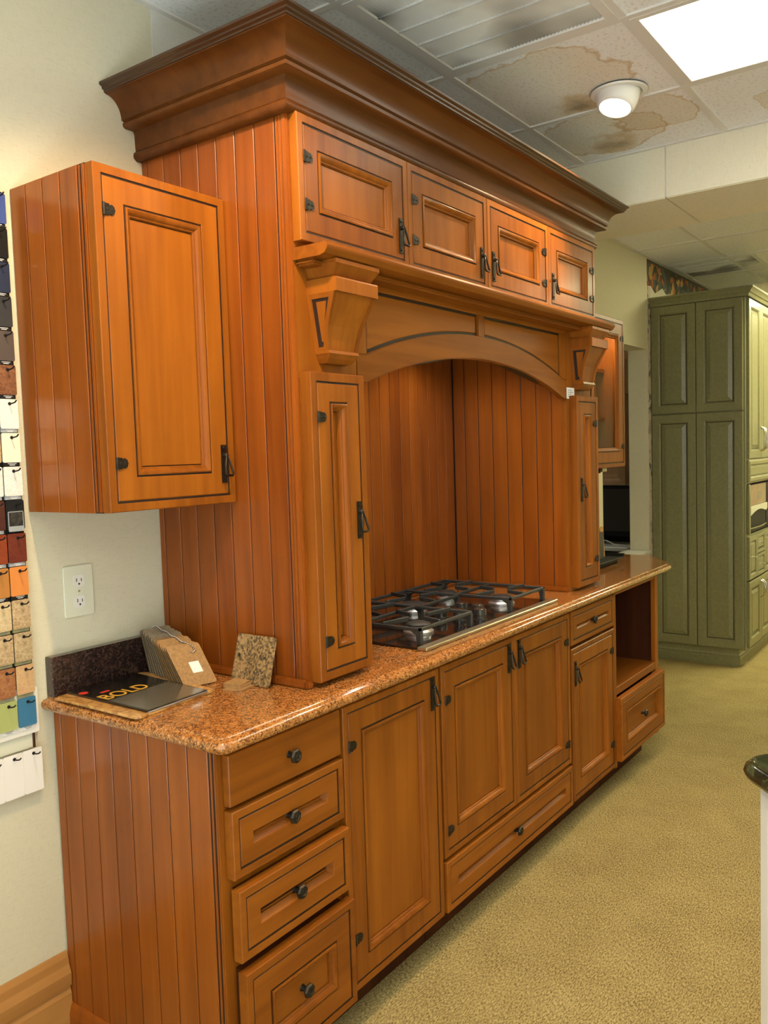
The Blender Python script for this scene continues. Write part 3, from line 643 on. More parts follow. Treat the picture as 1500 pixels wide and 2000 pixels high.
# corbels
def corbel(xl):
    xr = xl+.172; zt_, zb = 1.975, 1.738; cx = (xl+xr)/2
    pts = [(0, 1.905), (.088, 1.905), (.080, 1.886), (.066, 1.858), (.054, 1.828), (.046, 1.795), (.042, 1.768), (0, 1.768)]
    def tp(x, z): return cx+(x-cx)*(.70+.30*min(1, max(0, (z-1.768)/(1.905-1.768))))
    c = B(TY); n = len(pts); L = [(tp(xl+.003, z), HF+max(d-.004, 0), z) for d, z in pts]; R = [(tp(xr-.003, z), HF+max(d-.004, 0), z) for d, z in pts]
    c.add(L+R, [tuple(range(n)), tuple(range(2*n-1, n-1, -1))]+[(i, (i+1) % n, n+(i+1) % n, n+i) for i in range(n)], [1, 1]+[0]*n)
    co = c.build('corbel', ['wood', 'glaze'], hd)
    mx = sum(p[0] for p in pts)/n-.004; mz = 1.848
    for s, x in ((-1, xl), (1, xr)):
        inn = [(.012, 1.893), (.068, 1.893), (.058, 1.868), (.046, 1.842), (.036, 1.812), (.030, 1.782), (.028, 1.776), (.012, 1.776)]
        k = B(TY); vs = []
        for q in (0, .011):
            vs += [(tp(x, z)-s*q, HF+d, z) for d, z in pts]+[(tp(x, z)-s*q, HF+d, z) for d, z in inn]
        fs = []
        for lay in (0, 2*n):
            for i in range(n): fs.append((lay+i, lay+(i+1) % n, lay+n+(i+1) % n, lay+n+i))
        for i in range(n):
            fs.append((i, (i+1) % n, 2*n+(i+1) % n, 2*n+i)); fs.append((n+i, n+(i+1) % n, 3*n+(i+1) % n, 3*n+i))
        k.add(vs, fs).build('cheek', 'wood', co)
        pn = [((d-mx)*.56+mx, (z-mz)*.82+mz) for d, z in inn]
        k = B(TY); k.add([(tp(x, z)-s*.0008, HF+d, z) for d, z in pn]+[(tp(x, z)-s*.012, HF+d, z) for d, z in pn], [tuple(range(n)), tuple(range(2*n-1, n-1, -1))]+[(i, (i+1) % n, n+(i+1) % n, n+i) for i in range(n)]).build('cheek_panel', 'wood', co)
    def loft(name, rows):
        k = B(TY)
        for i, (a, c_, d, z) in enumerate(rows): pass
        vs = [p for (a, c_, d, z) in rows for p in ((a, HF, z), (c_, HF, z), (c_, HF+d, z), (a, HF+d, z))]
        m = len(rows)
        fs = [(i*4+j, i*4+(j+1) % 4, (i+1)*4+(j+1) % 4, (i+1)*4+j) for i in range(m-1) for j in range(4)]+[(0, 1, 2, 3), tuple((m-1)*4+j for j in range(4))]
        k.add(vs, fs).build(name, 'wood', co)
    loft('cap', [(xl-.004, xr+.004, .100, 1.982), (xl-.004, xr+.004, .100, 1.972), (xl+.004, xr-.004, .090, 1.958), (xl+.012, xr-.012, .078, 1.940)])
    loft('block', [(xl, xr, .094, 1.940), (xl, xr, .096, 1.936), (xl, xr, .096, 1.905)])
    a, c_ = tp(xl, 1.768), tp(xr, 1.768)
    loft('foot', [(a, c_, .045, 1.768), (a, c_, .047, 1.760), (a+.002, c_-.002, .044, 1.757), (a+.006, c_-.006, .038, 1.748), (a+.012, c_-.012, .026, 1.737)])
    return co
corbel(.424); corbel(2.040)
# price card stuck beneath the far corbel
pc = B(TY).box(2.000, 2.075, HF+.0012, HF+.0022, 1.700, 1.745).build('price_card', 'card')
tag(pc, 'small white paper card taped below the right corbel of the hood', 'card')
k = B(TY)
for i, (a, c_) in enumerate(((.010, .050), (.010, .060), (.010, .045), (.010, .056))): k.box(2.0+a, 2.0+c_, HF+.0022, HF+.0024, 1.733-i*.008, 1.7355-i*.008)
k.build('print', 'print', pc)

# ---------------------------------------------------------------- wall cabinets
wc = thing('wall_cabinet', 'single-door wooden wall cabinet with beadboard side left of the hood', 'cabinet', (.17, -.15, 1.387), 'wall cabinets')
wx0, wx1, wz0, wz1 = -.032, .366, 1.387, 2.170
B().box(wx0+.007, wx1, -.297, -.001, wz0, wz1).build('body', 'wood', wc)
ws = B().box(wx0+.0022, wx0+.0068, -.297, -.001, wz0, wz1).build('side_panel', 'glaze', wc)
planks(ws, lambda u, d, z: (wx0-d, -u, z), .001, .272, wz0, wz1, -.006, 0, .0685)
B().box(wx0-.0005, wx0+.007, -.2845, -.274, wz0, wz1).box(wx0-.0005, wx0+.007, -.299, -.286, wz0, wz1).build('corner_bead', 'side', wc, bevel=.003, seg=2)
door(wc, TY, wx0+.004, wx1-.001, wz0+.001, wz1-.001, .299, hinges='L', hz=(1.50, 2.07), pl=('R', 1.49), rw=.020, st=.054)
# glass cabinet on the far side
def pane_mat():
    m, nt, p = base_mat('seeded_glass'); nt.nodes.remove(p)
    tr = nd(nt, 'ShaderNodeBsdfTransparent'); tr.inputs[0].default_value = (.93, .92, .84, 1); gl = nd(nt, 'ShaderNodeBsdfGlossy'); gl.inputs['Roughness'].default_value = .12
    fr = nd(nt, 'ShaderNodeFresnel'); fr.inputs['IOR'].default_value = 1.22; mx = nd(nt, 'ShaderNodeMixShader')
    ge = nd(nt, 'ShaderNodeNewGeometry'); iv = nd(nt, 'ShaderNodeMath', operation='SUBTRACT'); iv.inputs[0].default_value = 1; nt.links.new(ge.outputs['Backfacing'], iv.inputs[1])
    ml = nd(nt, 'ShaderNodeMath', operation='MULTIPLY'); nt.links.new(fr.outputs[0], ml.inputs[0]); nt.links.new(iv.outputs[0], ml.inputs[1])
    nt.links.new(ml.outputs[0], mx.inputs[0]); nt.links.new(tr.outputs[0], mx.inputs[1]); nt.links.new(gl.outputs[0], mx.inputs[2])
    nt.links.new(mx.outputs[0], nt.nodes['Material Output'].inputs[0]); return m
M['pane'] = pane_mat()
gc = thing('wall_cabinet', 'glass-door wooden wall cabinet right of the hood', 'cabinet', (2.77, -.15, 1.39), 'wall cabinets')
gx0, gx1, gz0, gz1 = 2.268, 3.265, 1.392, 2.168
B().box(gx0, gx0+.018, -.297, -.001, gz0, gz1).build('side', 'wood', gc); B().box(gx1-.018, gx1, -.297, -.001, gz0, gz1).build('side', 'wood', gc)
B().box(gx0+.018, gx1-.018, -.297, -.001, gz0, gz0+.018).build('bottom', 'woodx', gc); B().box(gx0+.018, gx1-.018, -.297, -.001, gz1-.018, gz1).build('top', 'woodx', gc)
B().box(gx0+.018, gx1-.018, -.012, -.001, gz0+.018, gz1-.018).build('back', 'wood', gc)
for z in (1.64, 1.90): B().box(gx0+.02, gx1-.02, -.22, -.013, z, z+.018).build('shelf', 'woodx', gc)
door(gc, TY, gx0+.001, 2.766, gz0+.001, gz1-.001, .299, hinges='L', hz=(1.50, 2.07), rw=.020, st=.054, glass=True)
door(gc, TY, 2.768, gx1-.001, gz0+.001, gz1-.001, .299, hinges='R', hz=(1.50, 2.07), rw=.020, st=.054, glass=True)
B().lathe((3.02, -.255, gz1-.030), [(.03, .012), (.03, 0), (.022, -.002), (.01, -.002)], n=20).build('puck_light', 'bulb', gc)  # added lamp that brightens the inside of the glass cabinet
ld = bpy.data.lights.new('puck', 'POINT'); ld.energy = 4.5; ld.color = (1, .75, .42); ld.shadow_soft_size = .03
lo = bpy.data.objects.new('puck_lamp', ld); COL.objects.link(lo); lo.parent = gc; lo.location = Vector((3.02, -.255, gz1-.06))-WO[gc.name]
ul = thing('undercabinet_lamp', 'small black undercabinet lamp with dangling cord beneath the glass cabinet', 'lamp', (3.03, -.25, 1.365))
B().box(3.00, 3.06, -.30, -.24, 1.372, 1.392).build('housing', 'steel', ul, bevel=.003); B().box(2.985, 3.0, -.29, -.25, 1.366, 1.392).build('switch', 'black', ul, bevel=.002)
B().tube([(2.99, -.27, 1.366), (2.985, -.27, 1.33), (2.995, -.27, 1.30), (2.98, -.265, 1.27), (2.96, -.26, 1.22)], .003, n=6).build('cord', 'black', ul, smooth=60)

# ---------------------------------------------------------------- cooktop
ck = thing('gas_cooktop', 'black glass gas cooktop with cast iron grates and steel front strip set on counter', 'cooktop', (1.31, -.32, .9155))
CX0, CX1 = .853, 1.767
B().box(CX0, CX1, -.562, -.075, .9155, .922).build('glass_top', 'glass_black', ck, bevel=.002)
B().box(CX0-.006, CX1+.006, -.594, -.560, .9155, .9265).build('front_strip', 'steel', ck, bevel=.002)
def burner(x, y, r):
    o = B().lathe((x, y, .922), [(r, 0), (r, .006), (r*.82, .012), (r*.8, .022), (r*.6, .024)], n=28).build('burner', 'silver', ck, smooth=40)
    B().lathe((x, y, .9462), [(r*.78, 0), (r*.8, .004), (r*.7, .008), (r*.2, .009)], n=28).build('burner_cap', 'iron', o, smooth=40)
LX, RX = (.885, 1.205), (1.475, 1.755)
BY = (-.195, -.435)
for x in (sum(LX)/2, sum(RX)/2):
    burner(x, BY[0], .042); burner(x, BY[1], .050)
burner(1.34, -.215, .055)
def grate(x0, x1, y0, y1, cells):
    b = B(); z0, z1 = .963, .974; w_ = .0048
    b.box(x0, x1, y0, y0+2*w_, z0, z1).box(x0, x1, y1-2*w_, y1, z0, z1).box(x0, x0+2*w_, y0, y1, z0, z1).box(x1-2*w_, x1, y0, y1, z0, z1)
    for (a0, a1) in cells[1:]: b.box(x0, x1, a0-w_, a0+w_, z0, z1)
    for (a0, a1) in cells:
        cx, cy = (x0+x1)/2, (a0+a1)/2; hx, hy = (x1-x0)/2, (a1-a0)/2
        for (sx, sy, fr) in ((x0+w_, cy+.25*hy, .72), (x1-w_, cy-.25*hy, .72), (cx-.25*hx, a0+w_, .68), (cx+.25*hx, a1-w_, .68)):
            v = Vector((cx-sx, cy-sy)); L = v.length; v.normalize(); e = (sx+v.x*L*fr, sy+v.y*L*fr); p = (-v.y*.0040, v.x*.0040)
            b.prism([(sx-p[0], sy-p[1]), (e[0]-p[0], e[1]-p[1]), (e[0]+p[0], e[1]+p[1]), (sx+p[0], sy+p[1])], z0+.002, z1+.006, f=lambda a, bq, d: (a, bq, d))
    o = b.build('grate', 'iron', ck, bevel=.002)
    for fx in (x0+.008, x1-.008):
        for fy, s in ((y0+.008, 1), (y1-.008, -1)):
            B().prism([(fy-s*.008, z0+.002), (fy+s*.032, z0+.002), (fy+s*.010, z0-.012), (fy+s*.006, .9222), (fy-s*.008, .9222)], fx-.008, fx+.008, f=lambda a, bq, d: (d, a, bq)).build('foot', 'iron', o, bevel=.001)
grate(LX[0], LX[1], -.548, -.092, [(-.548, -.318), (-.318, -.092)])
grate(1.208, 1.472, -.340, -.092, [(-.340, -.092)])
grate(RX[0], RX[1]+.002, -.548, -.092, [(-.548, -.318), (-.318, -.092)])
for x, y in ((1.265, -.385), (1.37, -.405), (1.255, -.465), (1.365, -.475), (1.30, -.520)):
    B().lathe((x, y, .922), [(.024, 0), (.024, .006), (.020, .008), (.0195, .018), (.022, .020), (.0205, .040), (.017, .0425), (.004, .0425)], n=18).build('knob', 'knobblk', ck, smooth=35)

# ---------------------------------------------------------------- things lying on the near counter
Z0 = .9153
def rquad(pts, r=.012, n=4):
    out = []
    for i, p in enumerate(pts):
        a, b_ = Vector(pts[i-1]), Vector(pts[(i+1) % len(pts)]); p = Vector(p)
        u, v = (a-p).normalized(), (b_-p).normalized()
        for k in range(n+1):
            t_ = k/n; q = (p+u*r)*(1-t_)**2+p*2*t_*(1-t_)+(p+v*r)*t_**2; out.append((q.x, q.y))
    return out
FZ = lambda a, b_, d: (a, b_, d)
M['veneer'] = granite('burl_veneer', [(.26, .11, .025), (.45, .21, .05), (.60, .32, .09), (.70, .42, .14)], 55, rough=.3)
sb = [(-.022, -.050), (-.022, -.372), (.235, -.352), (.262, -.040)]
bd = B().prism(rquad(sb, .018), Z0, Z0+.007, f=FZ).build('sample_board', 'veneer', bevel=.001); tag(bd, 'rounded wood-grain sample board lying under the black brochure', 'sample board')
br = thing('brochure_sleeve', 'glossy black folded brochure with gold lettering wrapped over the sample board', 'brochure', (.12, -.2, Z0+.0073))
M['glossblack'] = flat('gloss_black_paper', (.010, .009, .008), .18, coat=.5); M['greypage'] = flat('grey_page', (.10, .088, .066), .25, coat=.4)
M['gold'] = flat('gold_ink', (.70, .36, .03), .4); M['redink'] = flat('red_ink', (.65, .04, .02), .4)
B().prism([(.012, -.052), (.012, -.368), (.205, -.355), (.224, -.040)], Z0+.0073, Z0+.0125, f=FZ).build('cover', 'glossblack', br)
B().prism([(.016, -.215), (.016, -.364), (.201, -.352), (.2095, -.205)], Z0+.0125, Z0+.0129, f=FZ).build('photo_panel', 'greypage', br)
B().tube([(.012, -.367, Z0+.008), (.10, -.363, Z0+.0085), (.205, -.355, Z0+.008)], .0025, n=6).build('fold_edge', 'silver', br, smooth=60)
text_part('lettering', 'BOLD', .066, 'gold', br, (.018, -.205, Z0+.0129), (0, 0, .02)).scale = (.80, 1, 1)
k = B(); k.lathe((.026, -.100, Z0+.0125), [(.012, 0), (.012, .0004), (.002, .0004)], n=20); k.build('red_oval', 'redink', br)
B().box(.050, .075, -.142, -.132, Z0+.0125, Z0+.0129).build('red_word', 'redink', br)
# fan of fibreboard chips on a bead chain
M['fibre'] = flat('fibreboard', (.36, .20, .075), .7, noise=.2, nscale=150); M['fedge'] = flat('chip_edge', (.085, .055, .030), .7); M['fibre2'] = flat('fibreboard_grey', (.30, .225, .14), .7, noise=.2, nscale=150)
fan = thing('chip_fan', 'fan of brown fibreboard sample chips on a bead chain leaning against the backsplash', 'sample chips', (.25, -.16, Z0))
NCH = 13; tops = []
for i in range(NCH):
    s = i/(NCH-1)
    bl = Vector((.262, -.062, Z0+.001)).lerp(Vector((.212, -.262, Z0+.001)), s)
    ang = math.radians(-6-12*s+2.5*math.sin(i*2.3)); rt = Vector((math.cos(ang), math.sin(ang), 0))
    up = Vector((-.06, .20, 1)).lerp(Vector((-.13, .52, 1)), s).normalized()
    nrm = rt.cross(up).normalized()
    Wd, Ht = .092, .124-.010*s+.003*math.sin(i*1.7)
    q = rquad([(0, 0), (Wd, 0), (Wd, Ht), (0, Ht)], .008, 3)
    B(lambda a, d, z: tuple(bl+rt*a+up*z+nrm*d)).prism(q, 0, .0040, mi=[0, 0]+[1]*len(q)).build('chip', ['fibre' if i > 5 else 'fibre2', 'fedge'], fan)
    tops.append(bl+rt*(.050+.010*s)+up*(Ht+.0035)+nrm*.002)
    if i == NCH-1:
        B(lambda a, d, z: tuple(bl+rt*a+up*z+nrm*d)).box(.040, .068, .0041, .0046, .035, .066).build('paper_label', 'card', fan)
tops = [tops[0]+Vector((-.012, .006, -.004))]+tops
_n = nrm*.0075
tops.append(bl+rt*.070+up*(Ht-.008)+_n); tops.append(bl+rt*.071+up*(Ht-.022)+_n); tops.append(bl+rt*.064+up*(Ht-.027)+_n); tops.append(bl+rt*.055+up*(Ht-.020)+_n)
ch = B()
for a, b_ in zip(tops[:-1], tops[1:]):
    m = max(2, int((b_-a).length/.0045))
    for j in range(m):
        p = a.lerp(b_, j/m)
        ch.lathe(p, [(.0004, -.0024), (.0021, -.0012), (.0021, .0012), (.0004, .0024)], n=6)
ch.build('bead_chain', 'chrome', fan, smooth=60)
# granite-look laminate square leaning on the hood side
M['lam'] = granite('laminate_granite', [(.03, .022, .014), (.12, .075, .030), (.34, .21, .085), (.42, .28, .13)], 150, rough=.4)
def lean(a, b_): # a along -Y, b up the lean
    return (.322+.044*(b_/.135)*.9, -.322-a, Z0+.001+b_*.95)
k = B(lambda a, d, z: (.324+.28*z-d, -.318-a-.0*z, Z0+.0015+.955*z))
q = rquad([(0, 0), (.138, 0), (.138, .128), (0, .128)], .010, 3)
ll = k.prism(q, 0, .003).build('laminate_sample', ['lam']); tag(ll, 'speckled tan granite-look laminate square leaning against the hood side', 'sample')
B(lambda a, d, z: (.324+.28*z-d, -.318-a, Z0+.0015+.955*z)).prism([(.016+.005*math.cos(g), .072+.005*math.sin(g)) for g in [k_*math.pi/4 for k_ in range(8)]], .003, .0033).build('hang_hole', 'shadowhole', ll)
for i, (pt, lb) in enumerate((([(.248, -.362), (.268, -.412), (.332, -.400), (.318, -.345)], 'thin tan chip lying lowest in the small stack by the leaning square'), ([(.262, -.350), (.276, -.400), (.330, -.392), (.322, -.338)], 'tan fibreboard chip in the middle of the small counter stack'), ([(.266, -.346), (.280, -.398), (.334, -.384), (.320, -.334)], 'tan fibreboard chip on top of the small counter stack'))):
    z = Z0+(.0002, .0036, .0082)[i]
    o = B().prism(rquad(pt, .005, 2), z, z+(.003, .0042, .0042)[i], f=FZ).build('loose_chip', 'fibre'); tag(o, lb, 'sample chip', 'loose chips on the counter')

# ---------------------------------------------------------------- outlet
ol = thing('wall_outlet', 'ivory duplex electrical outlet on the wall below the wall cabinet', 'outlet', (.093, 0, 1.10))
B(TY).prism(rquad([(.050, 1.103), (.138, 1.103), (.138, 1.238), (.050, 1.238)], .006, 3), .0005, .006).build('cover_plate', 'ivory', ol, bevel=.002)
for z in (1.143, 1.197):
    o = B(TY).prism([(.094+.0185*max(-.85, min(.85, math.cos(g)*1.1)), z+.0175*math.sin(g)) for g in [math.pi*2*k/24 for k in range(24)]], .006, .0078).build('receptacle', 'white', ol)
    k = B(TY); k.box(.086, .0882, .0078, .0081, z-.002, z+.007).box(.100, .1022, .0078, .0081, z-.002, z+.006).lathe((.094, .0078, z-.008), [(.0028, 0), (.0028, .0003)], axis='y', n=8); k.build('slots', 'shadowhole', o)
B(TY).lathe((.094, .006, 1.170), [(.003, 0), (.003, .001), (.001, .0015)], axis='y', n=8).build('screw', 'steel', ol)

# ---------------------------------------------------------------- laminate sample rack
rk = thing('sample_rack', 'wall rack of hooks and backing panels for laminate chips', 'display rack', (-.19, 0, .67))
B(TY).prism(rquad([(-.33, .955), (-.0545, .955), (-.0545, 2.156), (-.33, 2.156)], .008, 3), .0005, .012).build('dark_backing', 'black', rk)
B(TY).prism(rquad([(-.33, .838), (-.046, .838), (-.046, .953), (-.33, .953)], .006, 3), .0005, .014).build('white_backing', 'white', rk)
B(TY).box(-.33, -.058, .0005, .006, .800, .837).build('lower_panel', 'ivory', rk); B(TY).box(-.062, -.058, .006, .012, .80, .836).build('panel_edge', 'inner', rk)
CHC = {}
def chipmat(key):
    tab = {'royal blue': ((.045, .075, .26),), 'black': ((.008, .008, .008),), 'navy': ((.02, .028, .06),), 'charcoal': ((.035, .035, .037),), 'grey-brown': ((.085, .066, .058),),
           'rust marble': ((.12, .045, .02), (.27, .12, .06)), 'cream': ((.80, .77, .69),), 'pale cream': ((.80, .75, .60),), 'white speckled': ((.66, .63, .58), (.82, .80, .76)),
           'granite picture': ((.012, .013, .014),), 'mahogany': ((.115, .022, .012), (.17, .035, .018)), 'orange': ((.66, .235, .055),), 'beige granite': ((.33, .21, .10), (.60, .45, .27)),
           'tan granite': ((.32, .22, .11), (.56, .43, .25)), 'tan': ((.50, .30, .15), (.60, .39, .20)), 'teal': ((.045, .17, .30),), 'dark brown': ((.06, .018, .012), (.09, .03, .02)),
           'red-brown': ((.22, .04, .013), (.27, .055, .018)), 'ochre': ((.45, .19, .045),), 'ivory granite': ((.50, .36, .19), (.68, .55, .34)), 'rust': ((.25, .09, .035), (.42, .19, .08)), 'lime green': ((.38, .42, .15),), 'white': ((.82, .79, .75),)}
    if key not in CHC:
        c = tab[key]; CHC[key] = flat('chip_'+key.replace(' ', '_'), c[0], .5, spec=.25) if len(c) == 1 else speck('chip_'+key.replace(' ', '_'), c[0], c[1])
    return CHC[key]
M['lab_black'] = flat('black_label', (.01, .01, .01), .4); M['lab_grey'] = flat('grey_label', (.33, .36, .38), .4); M['lab_olive'] = flat('olive_label', (.25, .24, .11), .5); M['lab_white'] = flat('white_label', (.74, .74, .72), .5)
M['ink_white'] = flat('white_ink', (.8, .8, .8), .5); M['ink_dark'] = flat('dark_ink', (.15, .16, .16), .6)
def chip(x0, row, key, lab, label, w_=.047, zt_=None, h=.071):
    z1 = (2.150-.0812*row) if zt_ is None else zt_; z0 = z1-h
    t = thing('laminate_chip', label, 'sample chip', (x0+w_/2, -.02, z0), 'laminate chips hung on the wall rack')
    B(TY).prism(rquad([(x0, z0), (x0+w_, z0), (x0+w_, z1), (x0, z1)], .004, 2), .018, .0205).build('chip_face', chipmat(key), t)
    if lab:
        k = B(TY); k.box(x0+.001, x0+w_-.004, .0125, .0175, z0-.0085, z0+.002)
        for i, (a, c_) in enumerate(((.014, .036), (.018, .032))): k.box(x0+a, x0+c_, .0175, .0177, z0-.0035-i*.0035, z0-.0020-i*.0035, mi=1)
        k.build('label_strip', ['lab_'+lab, 'ink_dark' if lab in ('white', 'olive') else 'ink_white'], t)
    k = B(TY); hx, hz_ = x0+w_*.55, z1-.011
    k.tube([(hx, .012, hz_), (hx, .030, hz_), (hx+.002, .040, hz_+.002), (hx+.003, .046, hz_+.007)], .0018, n=6)
    k.lathe((hx, .0205, hz_), [(.0042, 0), (.0042, .001), (.002, .0014)], axis='y', n=10); k.build('hook', 'black', t, smooth=60)
    return t
XR1, XR2, XR3 = -.1025, -.1525, -.2025
right = [('royal blue', 'black', 'royal blue laminate chip, top of the rack beside the wall cabinet'), ('black', 'black', 'solid black laminate chip below the royal blue one'), ('navy', 'black', 'dark navy laminate chip in the upper rack column'),
         ('charcoal', 'black', 'charcoal grey laminate chip in the upper rack column'), ('grey-brown', 'black', 'grey-brown laminate chip between charcoal and rust marble chips'), ('rust marble', 'black', 'rust-brown marbled laminate chip above the cream ones'),
         ('cream', 'grey', 'plain cream laminate chip under the rust marble chip'), ('pale cream', 'black', 'pale cream laminate chip with thick black label'), ('white speckled', 'grey', 'white speckled laminate chip above the dark granite picture card'),
         ('granite picture', None, 'black card with framed dark granite picture in the rack'), ('mahogany', 'grey', 'dark red mahogany laminate chip above the bright orange one'), ('orange', 'black', 'bright orange laminate chip left of the outlet'),
         ('beige granite', 'olive', 'beige granite laminate chip directly below the orange one'), ('tan granite', 'olive', 'tan granite laminate chip, second below the orange one'), ('tan', 'olive', 'plain tan laminate chip above the teal one'), ('teal', 'white', 'teal blue laminate chip at the bottom of the rack')]
for r, (k_, l_, lb) in enumerate(right):
    t = chip(XR1, r, k_, l_, lb)
    if k_ == 'granite picture':
        z1 = 2.150-.0812*r; fr = B(TY).prism(rquad([(XR1+.004, z1-.076), (XR1+.044, z1-.076), (XR1+.044, z1-.027), (XR1+.004, z1-.027)], .003, 2), .0206, .0211).build('picture_frame', 'lab_grey', t)
        M['picgran'] = speck('picture_granite', (.012, .012, .011), (.075, .068, .060), 70)
        B(TY).box(XR1+.006, XR1+.042, .0211, .0213, z1-.063, z1-.029).build('picture', 'picgran', fr)
left = {6: ('cream', 'grey', 'cream laminate chip at the left edge of the photo, level with the rust chips'), 7: ('beige granite', 'black', 'beige laminate chip in the second column beside the pale cream one'), 8: ('white speckled', 'grey', 'white speckled laminate chip in the second column from the cabinet'),
        9: ('dark brown', 'grey', 'very dark brown laminate chip beside the granite picture card'), 10: ('red-brown', 'grey', 'red-brown laminate chip beside the dark mahogany one'), 11: ('ochre', 'black', 'ochre laminate chip beside the bright orange one'),
        12: ('ivory granite', 'olive', 'ivory granite laminate chip below the ochre one'), 13: ('beige granite', 'olive', 'beige granite laminate chip above the rust one in second column'), 14: ('rust', 'olive', 'rust-orange stone laminate chip above the lime green one'), 15: ('lime green', 'white', 'lime green laminate chip beside the teal one')}
for r, (k_, l_, lb) in left.items(): chip(XR2, r, k_, l_, lb)
chip(XR3, 15, 'lime green', 'white', 'lime green laminate chip cut by the left edge of the photo')
for i, lb in enumerate(('white laminate chip on the lowest hook row nearest the base cabinet', 'white laminate chip in the middle of the lowest hook row', 'white laminate chip of the lowest row at the left photo edge')):
    chip(-.098-i*.051, 0, 'white', None, lb, w_=.0508, zt_=.800, h=.108)

# ---------------------------------------------------------------- tray on the far counter
tr = thing('sample_tray', 'black plastic tray holding sample boards at the far end of the counter', 'tray', (2.85, -.33, Z0))
B().box(2.62, 2.93, -.40, -.25, Z0, Z0+.022).build('base', 'black', tr, bevel=.003); 
B().prism([(2.60, .937), (2.955, .937), (2.975, .957), (2.965, .959), (2.948, .944), (2.60, .944)], -.42, -.23, f=lambda a, b_, d: (a, d, b_)).build('rim', 'black', tr, bevel=.001)
M['yellowchip'] = flat('amber_board', (.62, .34, .08), .5); M['darkchip'] = flat('dark_board', (.06, .055, .045), .5, noise=.3, nscale=120)
o = B().prism([(2.862, .9445), (2.925, .9445), (2.905, 1.098), (2.888, 1.100), (2.868, 1.09)], -.335, -.329, f=lambda a, b_, d: (a, d, b_)).build('sample_board', 'yellowchip'); tag(o, 'amber pointed sample board standing in the black tray', 'sample board')
o = B().prism([(2.70, .9445), (2.866, .9445), (2.868, 1.072), (2.852, 1.078), (2.70, 1.085)], -.352, -.346, f=lambda a, b_, d: (a, d, b_)).build('sample_board', 'darkchip'); tag(o, 'dark grey-brown sample board standing in the black tray', 'sample board')

# ---------------------------------------------------------------- seen through the pass-through
rc = thing('raw_wood_cabinet', 'unfinished pale wood cabinet seen through the wall opening', 'cabinet', (5.35, .8, 1.2))
TB = lambda u, d, z: (5.20-d, u, z)
B().box(5.2, 5.5, .37, 1.4, 1.205, 2.22).build('body', 'rawx', rc)
B(TB).ring(.37, 1.0, 1.205, 2.22, [(0, 0), (0, .03), (.03, .028), (.045, .018), (.07, .016), (.074, .006)], closed=False, cap=True).build('door', 'rawx', rc)
B(TB).box(.35, 1.4, 0, .045, 2.16, 2.24).build('top_moulding', 'rawx', rc, bevel=.01)
B().box(5.19, 5.5, .134, .37, 1.0 if False else 1.9, 2.2).build('filler', 'rawx', rc)
tv = thing('computer_monitor', 'black computer monitor on a desk seen through the wall opening', 'monitor', (5.2, .75, .735))
B().box(5.19, 5.24, .30, 1.35, .80, 1.195).build('housing', 'black', tv, bevel=.006); B().box(5.186, 5.191, .33, 1.32, .84, 1.17).build('screen', 'glass_black', tv)
B().box(5.20, 5.26, .7, .95, .745, .81).build('stand', 'black', tv); B().box(5.1, 5.36, .6, 1.05, .735, .748).build('stand_base', 'black', tv, bevel=.004)
dk = thing('office_desk', 'pale desk top with dark modesty panel behind the wall opening', 'desk', (5.4, .9, 0))
B().box(5.0, 6.0, .30, 1.6, .705, .735).build('desk_top', 'white', dk, bevel=.004); B().box(5.25, 5.28, .32, 1.55, .0, .705).build('modesty_panel', 'black', dk); B().box(5.05, 5.95, 1.5, 1.55, 0, .705).build('leg_panel', 'white', dk)
cb = B().tube([(5.10, .36, .742), (5.11, .44, .744), (5.10, .50, .775), (5.12, .56, .77), (5.09, .64, .742)], .005, n=6).build('cable', 'white', smooth=60); tag(cb, 'white cable curling on the desk below the monitor', 'cable')
bx = B().box(5.40, 5.9, .32, .75, .735, .86).build('desk_box', 'black', bevel=.006); tag(bx, 'low black electronics box behind the monitor on the desk', 'box')

# ---------------------------------------------------------------- wallpaper borders
pts = [(4.612, 2.765)]; n = 46
bot = []
for i in range(n+1):
    x = 4.612+(8.4-4.612)*i/n; bot.append((x, 2.585+.022*math.sin(i*2.1)+.012*math.sin(i*5.3)))
bo = B(TY).prism([(4.612, 2.765)]+bot+[(8.4, 2.765)], .0005, .002).build('wallpaper_border', 'border'); tag(bo, 'fruit and leaf wallpaper border under the ceiling behind the green pantry', 'wallpaper border')
B(TY).box(4.612, 8.4, .002, .0032, 2.748, 2.765).build('dark_stripe', 'sageglaze', bo)
bo = B(TY).box(4.618, 4.672, .0005, .002, .0, 2.585).build('wallpaper_border', 'borderv'); tag(bo, 'narrow vertical leaf wallpaper strip beside the green pantry', 'wallpaper border')

# ---------------------------------------------------------------- green pantry
PX, PF = 4.685, .612
pn = thing('pantry_cabinet', 'tall sage green glazed pantry cabinet with raised panels and oven niche', 'cabinet', (5.6, -.3, 0))
PE = 6.4
B().box(PX, PX+.02, -PF, -.003, .118, 2.45).build('side', 'sage', pn)
B().box(PX+.02, PE, -PF, -.003, .118, .575).build('lower_body', 'sage', pn); B().box(PX+.02, PE, -PF, -.003, .575, .885).build('drawer_body', 'sage', pn)
B().box(PX+.02, PE, -PF, -.003, 1.225, 2.45).build('upper_body', 'sage', pn); B().box(PX+.02, PX+.05, -PF, -.003, .885, 1.225).build('niche_cheek', 'sage', pn); B().box(5.40, PE, -PF, -.003, .885, 1.225).build('niche_cheek', 'sage', pn)
B().box(PX+.05, 5.40, -.03, -.003, .885, 1.225).build('niche_back', 'sage', pn)
RP = [(0, 0), (0, .017), (.004, .020), (.050, .020), (.056, .016), (.060, .010), (.066, .009), (.074, .011), (.092, .0175), (.096, .0175)]
